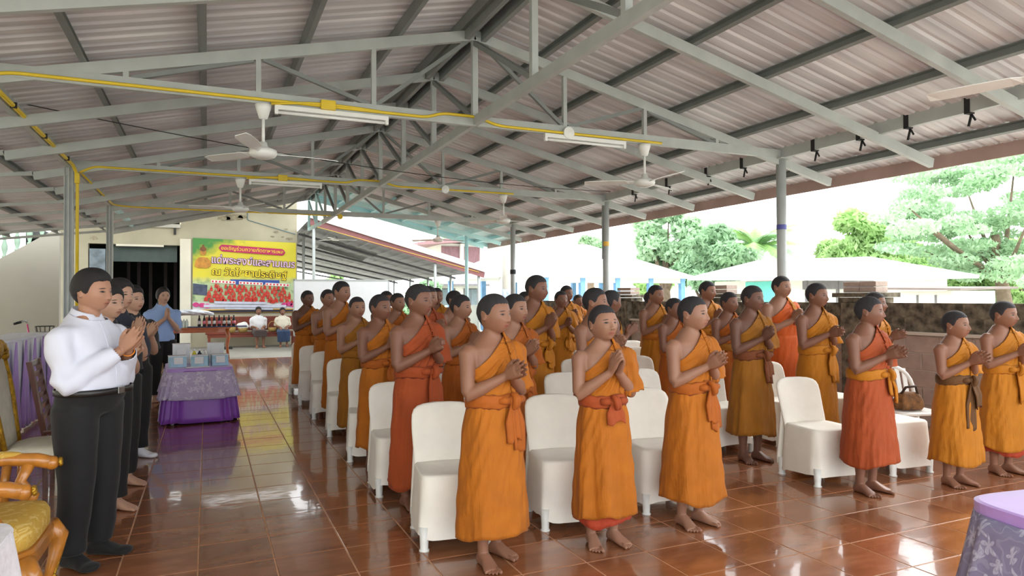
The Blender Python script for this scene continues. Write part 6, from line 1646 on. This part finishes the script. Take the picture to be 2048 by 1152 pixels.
MB().beam(shed_pt(0, 0) + Vector((0, -.05, .09)), shed_pt(1, 0) + Vector((0, -.05, .09)), .12, .17).build('gutter', mat('pale_gutter', srgb(216, 220, 220), .5), sh)
for v in (.0, .17, .34, .5, .67, .84, 1.0):
    for u in ((.02, .70, .97) if v == 0 else (.03, .97)):
        q = shed_pt(u, v); MB().tube([(q.x, q.y + .05, -.2), (q.x, q.y + .05, q.z - .05)], .045, 10).build('post', M_galv, sh, True)
    MB().beam(shed_pt(0, v) + Vector((0, .02, -.12)), shed_pt(1, v) + Vector((0, .02, -.12)), .04, .07).build('rafter', mat('dark_rafter', srgb(84, 84, 88), .6), sh)
MB().tube(bend([(2.75, 20.5, 3.6), (3.4, 20.5, 3.45), (5.6, 20.52, 2.9), (8.0, 20.52, 2.3)], .2), .007, 6).build('yellow_cable', M_yellow, sh)
o = thing('ceiling_fan', 'white ceiling fan under the lean-to shed roof', 'fan', (3.6, 21.4, 3.38))
MB().lathe([(0, -.14), (.10, -.13), (.12, -.08), (.06, -.04), (.03, 0), (0, 0)], n=20).build('motor', M_white_pl, o, True)
for k in range(3):
    a = .1 + k * 2.09; MB().box((.38 * math.cos(a), .38 * math.sin(a), -.09), (.58, .11, .012), Matrix.Rotation(a, 3, 'Z')).build('blade', M_white_pl, o)
# background buildings ------------------------------------------------
M_wroof = mat('pale_metal_roof', srgb(226, 228, 226), .45, 0, .05, 1.0); M_bwall = mat('white_house_wall', srgb(222, 222, 214), .85, 0, .06, 1)
M_bluep = mat('sky_blue_paint', srgb(120, 170, 220), .6); M_turq = mat('turquoise_panel', srgb(110, 206, 196), .6, 0, .08, 2); M_grey = mat('mid_grey_panel', srgb(120, 118, 120), .8)  # the last is one even grey for windows, bars, awning, door edges
def hip_roof(x0, x1, y0, y1, z, rx0, rx1, ry, rz_, o, m_):
    V = [(x0, y0, z), (x1, y0, z), (x1, y1, z), (x0, y1, z), (rx0, ry, rz_), (rx1, ry, rz_)]
    V2 = [(a, b, c - .12) for a, b, c in V[:4]]
    mb = MB(); mb.add(V + V2, [(0, 1, 5, 4), (1, 2, 5), (2, 3, 4, 5), (3, 0, 4), (0, 6, 7, 1), (1, 7, 8, 2), (2, 8, 9, 3), (3, 9, 6, 0), (6, 9, 8, 7)]); return mb.build('roof', m_, o)
pvn = thing('pavilion', 'open pavilion with wide pale roof and blue posts', 'pavilion', (0, 0, 0))
rf = hip_roof(10.6, 20.2, 25.0, 33.0, 2.42, 13.5, 17.0, 29.0, 4.05, pvn, M_wroof)
for k in range(6):
    x = 11.1 + k * 1.75
    MB().box((x, 25.4, 1.05), (.22, .22, 2.5)).build('post', M_bluep, pvn); MB().box((x, 32.4, 1.05), (.22, .22, 2.5)).build('post', M_bluep, pvn)
MB().box((15.4, 25.4, 2.2), (9.2, .12, .22)).build('beam', M_bwall, pvn)
MB().box((15.4, 32.6, .5), (9.0, .12, 1.2)).build('rear_wall', M_bwall, pvn)
hs = thing('single_storey_house', 'white house with pale hipped roof and a turquoise panel', 'house', (0, 0, 0))
Xh = 18.4
hip_roof(17.0, 25.5, 12.8, 21.6, 1.98, 21.0, 21.2, 15.8, 2.95, hs, M_wroof) if False else None
V = [(17.0, 12.9, 2.0), (17.0, 21.4, 2.22), (21, 21.4, 2.3), (21, 12.9, 2.1), (19.0, 15.0, 2.72), (19.0, 19.8, 2.84)]
mb = MB(); mb.add(V + [(a, b, c - .1) for a, b, c in V[:4]], [(1, 0, 4, 5), (0, 3, 4), (3, 2, 5, 4), (2, 1, 5), (0, 1, 7, 6), (1, 2, 8, 7), (2, 3, 9, 8), (3, 0, 6, 9)]); mb.build('roof', M_wroof, hs)
slab(17.9, 20.6, 13.6, 20.9, -.3, 2.05).build('walls', M_bwall, hs)
slab(17.86, 17.9, 17.6, 19.2, .8, 2.0).build('turquoise_panel', M_turq, hs); slab(17.86, 17.9, 14.0, 16.6, 1.7, 1.98).build('grey_window_band', M_grey, hs)  # the band is plain grey, set on the wall face
for y in (15.2, 16.4): slab(17.84, 17.9, y, y + .08, 1.2, 2.0).build('window_bar', M_grey, hs)
hut = thing('small_hut', 'small white hut with flat roof under the big tree', 'hut', (0, 0, 0))
slab(15.6, 17.2, 10.2, 11.5, -.3, 1.6).build('walls', M_bwall, hut); mb = MB(); mb.add([(15.3, 9.8, 1.60), (17.4, 9.8, 1.64), (17.4, 11.9, 1.68), (15.3, 11.9, 1.64), (15.3, 9.8, 1.65), (17.4, 9.8, 1.69), (17.4, 11.9, 1.73), (15.3, 11.9, 1.69)], [(3, 2, 1, 0), (4, 5, 6, 7), (0, 1, 5, 4), (1, 2, 6, 5), (2, 3, 7, 6), (3, 0, 4, 7)]); mb.build('roof', mat('weathered_tin', srgb(120, 108, 104), .6, 0, .15, 3), hut)
slab(15.56, 15.6, 10.55, 10.58, .3, 1.5).build('door_edge', M_grey, hut); slab(15.56, 15.6, 11.0, 11.03, .3, 1.5).build('door_edge', M_grey, hut)
h2 = thing('two_storey_house', 'two-storey house with dark upper wall beyond the lean-to shed', 'house', (0, 0, 0))
slab(14.0, 20.5, 44.0, 50.0, -.3, 3.1).build('ground_floor', M_bwall, h2); slab(14.6, 19.5, 44.6, 50, 3.1, 5.2).build('upper_floor', M_bwall, h2)
slab(14.6, 17.4, 44.5, 44.6, 3.4, 5.0).build('dark_timber_wall', mat('mauve_timber', srgb(130, 98, 104), .8, 0, .2, 3, stretch=(6, 1, 1)), h2)
slab(15.9, 16.15, 44.3, 44.5, 2.9, 5.2).build('white_column', M_bwall, h2)
mb = MB(); mb.add([(12.6, 43.4, 4.95), (21.4, 43.4, 5.75), (21.4, 51, 5.75), (12.6, 51, 4.95), (12.6, 43.4, 5.12), (21.4, 43.4, 6.5), (21.4, 51, 6.5), (12.6, 51, 5.12)], [(3, 2, 1, 0), (4, 5, 6, 7), (0, 1, 5, 4), (1, 2, 6, 5), (2, 3, 7, 6), (3, 0, 4, 7)]); mb.build('roof', mat('mauve_roof', srgb(150, 116, 120), .7, 0, .1), h2)
slab(13.4, 17.6, 43.2, 44.0, 2.25, 2.4).build('awning', M_grey, h2)
for x in (14.4, 16.0): 
    w_ = slab(x, x + 1.0, 43.94, 44.0, .8, 2.1).build('window', M_grey, h2)
    for q in range(2): slab(x + .06 + q * .46, x + .48 + q * .46, 43.91, 43.94, .86, 2.04).build('pane', mat('house_window_glass', srgb(110, 124, 130), .15), w_)
# concrete pole with posters beside the far pipe post
cp = thing('concrete_pole', 'pale concrete utility pole beside the far pipe post', 'pole', (8.6, 19.6, -.26))
MB().tube([(0, 0, 0), (0, 0, 6.5)], [.20, .12], 14).build('shaft', M_conc, cp, True)
MB().tube([(0, 0, 1.2), (0, 0, 2.0)], [.197, .187], 14).build('pasted_notices', mat('blue_white_notices', srgb(170, 184, 206), .7, 0, .35, 9), cp, True)

# ------------------------------------------------------------------ trees
M_bark = mat('bark', srgb(120, 104, 88), .9, 0, .25, 6, bump=.5)
M_leaf = [mat('leaf_bright', srgb(164, 198, 130), .6, 0, .28, 1.2, trans=.35), mat('leaf_mid', srgb(148, 182, 144), .6, 0, .28, 1.2, trans=.35), mat('leaf_pale', srgb(172, 202, 166), .6, 0, .22, 1.2, trans=.35), mat('leaf_dark', srgb(84, 132, 84), .6, 0, .3, 1.2, trans=.3)]
def leaf_cloud(centers, n, size, seed, flat=.6, shell=.55):
    r = np.random.default_rng(seed); C = np.array([c[:3] for c in centers]); R = np.array([c[3] for c in centers])
    idx = r.choice(len(C), n, p=R ** 2 / (R ** 2).sum())
    d = r.normal(size=(n, 3)); d /= np.linalg.norm(d, axis=1, keepdims=True); rad = R[idx] * (shell + (1 - shell) * r.random(n) ** .5)
    p = C[idx] + d * rad[:, None] * np.array([1, 1, flat])
    a = r.normal(size=(n, 3)); a /= np.linalg.norm(a, axis=1, keepdims=True); b = np.cross(a, d + r.normal(size=(n, 3)) * .6); b /= np.linalg.norm(b, axis=1, keepdims=True) + 1e-9
    s = size * r.uniform(.6, 1.3, n)[:, None]
    V = np.stack([p - a * s, p + b * s * .42, p + a * s, p - b * s * .42], 1).reshape(-1, 3)
    F = np.arange(n * 4).reshape(-1, 4); return V, F
def tree(name, label, base, trunk, clumps, n, size, m_, seed, flat=.6, tr=.25, cat='tree'):
    o = thing(name, label, cat, base)
    mb = MB(); mb.tube(trunk, [tr * (1 - .6 * i / (len(trunk) - 1)) for i in range(len(trunk))], 10); t = mb.build('trunk', M_bark, o, True)
    top = Vector(trunk[-1]); fork = Vector(trunk[max(1, len(trunk) - 2)])
    for c in clumps[::max(1, len(clumps) // 10)]:
        q = Vector(c[:3]); mid = fork.lerp(q, .5) + Vector((0, 0, -.1 * (q - fork).length * .2))
        MB().tube([fork, mid, q], [tr * .32, tr * .2, tr * .06], 6).build('branch', M_bark, o, True)
    V, F = leaf_cloud(clumps, n, size, seed, flat); tag(link('foliage', np_mesh('foliage', V, F, m_, False), o), kind='stuff')
    return o
def clump_set(c, r, k, seed, rc_=.45, sq=(1, 1, .7)):
    q = np.random.default_rng(seed); out = []
    for _ in range(k):
        d = q.normal(size=3); d /= np.linalg.norm(d); t = q.random() ** .4
        out.append((c[0] + d[0] * r * t * sq[0], c[1] + d[1] * r * t * sq[1], c[2] + d[2] * r * t * sq[2], r * rc_ * q.uniform(.6, 1.1)))
    return out
def at(u, v, dist):
    d = _r2 * ((u - 1024) / CAM_F) + _u2 * ((576 - v) / CAM_F) + _f
    return Vector((0, 0, CAM_H)) + d * dist
def bg_tree(u, v_top, v_bot, dist, wpx, name, label, m_, seed, n=7000, size=.16, k=16, trunk_lean=0.0, sq=None, flat=.7):
    c = at(u, (v_top + v_bot) / 2, dist); h = (v_bot - v_top) / CAM_F * dist / 2; w = wpx / CAM_F * dist / 2
    b = Vector((c.x, c.y, -.26)); r = max(h, w); cl = clump_set((0, 0, c.z + .26), r, k, seed, .42, sq or (w / r, w / r, h / r * .9))
    tree(name, label, b, [(0, 0, -.1), (.1, .05, c.z * .4), (trunk_lean, 0, c.z - h * .3 + .26)], cl, n, size, m_, seed, flat, tr=.12 + .012 * dist * .5)
bg_tree(1330, 415, 560, 38, 120, 'broadleaf_tree', 'slender broadleaf tree rising behind the white pavilion roof', M_leaf[2], 1, 6000, .22, 18)
bg_tree(1405, 455, 590, 34, 170, 'broadleaf_tree', 'rounded dense tree between the pavilion and the house', M_leaf[1], 2, 7000, .22, 20)
bg_tree(1180, 462, 520, 60, 60, 'distant_tree', 'faint distant tree above the pavilion roof', M_leaf[2], 3, 2500, .3, 10)
bg_tree(1730, 425, 600, 30, 180, 'broadleaf_tree', 'bright green leafy tree right of the pipe post', M_leaf[0], 4, 9000, .19, 22)
bg_tree(1800, 520, 605, 26, 120, 'broadleaf_shrub', 'low bright shrub between house and hut', M_leaf[0], 6, 6000, .13, 14)
bg_tree(1660, 560, 600, 40, 60, 'distant_tree', 'low green tree behind the house roof end', M_leaf[1], 8, 2000, .2, 8)
bg_tree(1985, 520, 612, 24, 150, 'broadleaf_shrub', 'yellow-green undergrowth behind the small hut', M_leaf[0], 9, 7000, .12, 14)
bg_tree(1300, 540, 600, 45, 90, 'distant_tree', 'green bushes seen under the pavilion eave', M_leaf[0], 10, 3000, .2, 10)
bg_tree(835, 565, 640, 44, 110, 'distant_tree', 'green bush seen under the shed beside the whiteboard', M_leaf[1], 12, 3500, .2, 10)
bg_tree(640, 545, 640, 46, 120, 'distant_tree', 'green tree seen under the left end of the shed roof', M_leaf[0], 13, 3500, .2, 10)
bg_tree(915, 480, 530, 60, 90, 'distant_tree', 'faint yellowish treetop above the shed roof', M_leaf[2], 14, 2500, .26, 10)
for i_, (u_, vt_, vb_, d_, w_) in enumerate(((1790, 470, 600, 34, 150), (1890, 500, 606, 33, 150), (1960, 490, 606, 36, 160), (2060, 480, 612, 34, 170), (2150, 430, 612, 36, 200))):
    bg_tree(u_, vt_, vb_, d_, w_, 'woodland_tree', ('woodland tree just right of the house roof', 'woodland tree above the left half of the hut', 'woodland tree above the right half of the hut', 'woodland tree behind the rain tree trunk', 'woodland tree beyond the right picture edge')[i_], M_leaf[(1, 0, 2, 1, 0)[i_]], 40 + i_, 4500, .2, 16)
# spreading rain tree at the right
B = at(2010, 600, 22); b = Vector((B.x, B.y, -.26)); cl = []
rq = np.random.default_rng(11)
for (u, v, wd, ht_, nn) in ((1930, 360, 130, 26, 10), (2010, 330, 130, 30, 10), (1860, 400, 110, 22, 8), (1790, 430, 90, 18, 6), (1900, 440, 130, 24, 8), (2040, 420, 110, 36, 10), (1980, 480, 120, 30, 8), (1870, 500, 100, 24, 7), (2060, 520, 110, 40, 10), (1990, 550, 90, 26, 6), (1850, 460, 90, 20, 6), (2090, 330, 120, 50, 8), (2100, 440, 120, 60, 8)):
    for _ in range(nn):
        q = at(u + rq.normal(0, wd * .42), v + rq.normal(0, ht_ * .45), 22 + rq.normal(0, 1.4)) - b; cl.append((q.x, q.y, q.z, rq.uniform(.45, .75)))
tr_top = at(1990, 470, 22) - b
tree('rain_tree', 'large spreading rain tree with feathery pale crown at right', b, [(0, 0, 0), (.05, 0, 1.2), (.0, .1, 2.2), (tr_top.x, tr_top.y, tr_top.z)], cl, 28000, .092, M_leaf[2], 77, .34, .3)
# coconut palms
def palm(u, v_c, dist, wpx, label, seed, nf=16, hh=None):
    c = at(u, v_c, dist); b = Vector((c.x, c.y, -.26)); o = thing('coconut_palm', label, 'palm', b)
    H_ = c.z + .26; MB().tube([(0, 0, -.1), (.15, .05, H_ * .5), (0, 0, H_)], [.2, .15, .12], 10).build('trunk', M_bark, o, True)
    r = np.random.default_rng(seed); Lf = wpx / CAM_F * dist / 2 * 1.15
    for k in range(nf):
        a = 2 * PI * k / nf + r.uniform(-.2, .2); el = r.uniform(.05, 1.25); mb = MB(); pts = []
        for t in np.linspace(0, 1, 9):
            rad = Lf * t * math.cos(el * (1 - .4 * t)); z = Lf * (math.sin(el) * t - .75 * t * t * (1.1 - .4 * el)); pts.append(Vector((math.cos(a) * rad, math.sin(a) * rad, H_ + z)))
        mb.tube(pts, [.03 * (1 - .8 * i / 8) for i in range(9)], 5)
        V = []; F = []
        for i in range(1, 41):
            t = i / 41 * 8; j = int(t); p = pts[j].lerp(pts[min(8, j + 1)], t - j); d = (pts[min(8, j + 1)] - pts[j]).normalized()
            sd = d.cross(Vector((0, 0, 1))).normalized(); ln = Lf * .36 * math.sin(PI * (i / 41 * .85 + .12))
            for s in (-1, 1):
                e = p + (sd * s + d * .55 + Vector((0, 0, -.45))).normalized() * ln; w = d * .03 * Lf / 2
                mb.add([p - w, p + w, e], [(0, 1, 2)])
        mb.build('frond', M_leaf[k % 2], o)
palm(1512, 498, 42, 180, 'coconut palm with drooping fronds behind the white house', 5, 26)
palm(1055, 490, 70, 34, 'tiny far coconut palm left of the pipe post', 6, 10)
palm(1610, 524, 60, 30, 'tiny palm crown showing above the house roof', 7, 9)
# tree line far behind for the light to bounce from
for k in range(14):
    u = 560 + 140 * k
    if u > 2500: break
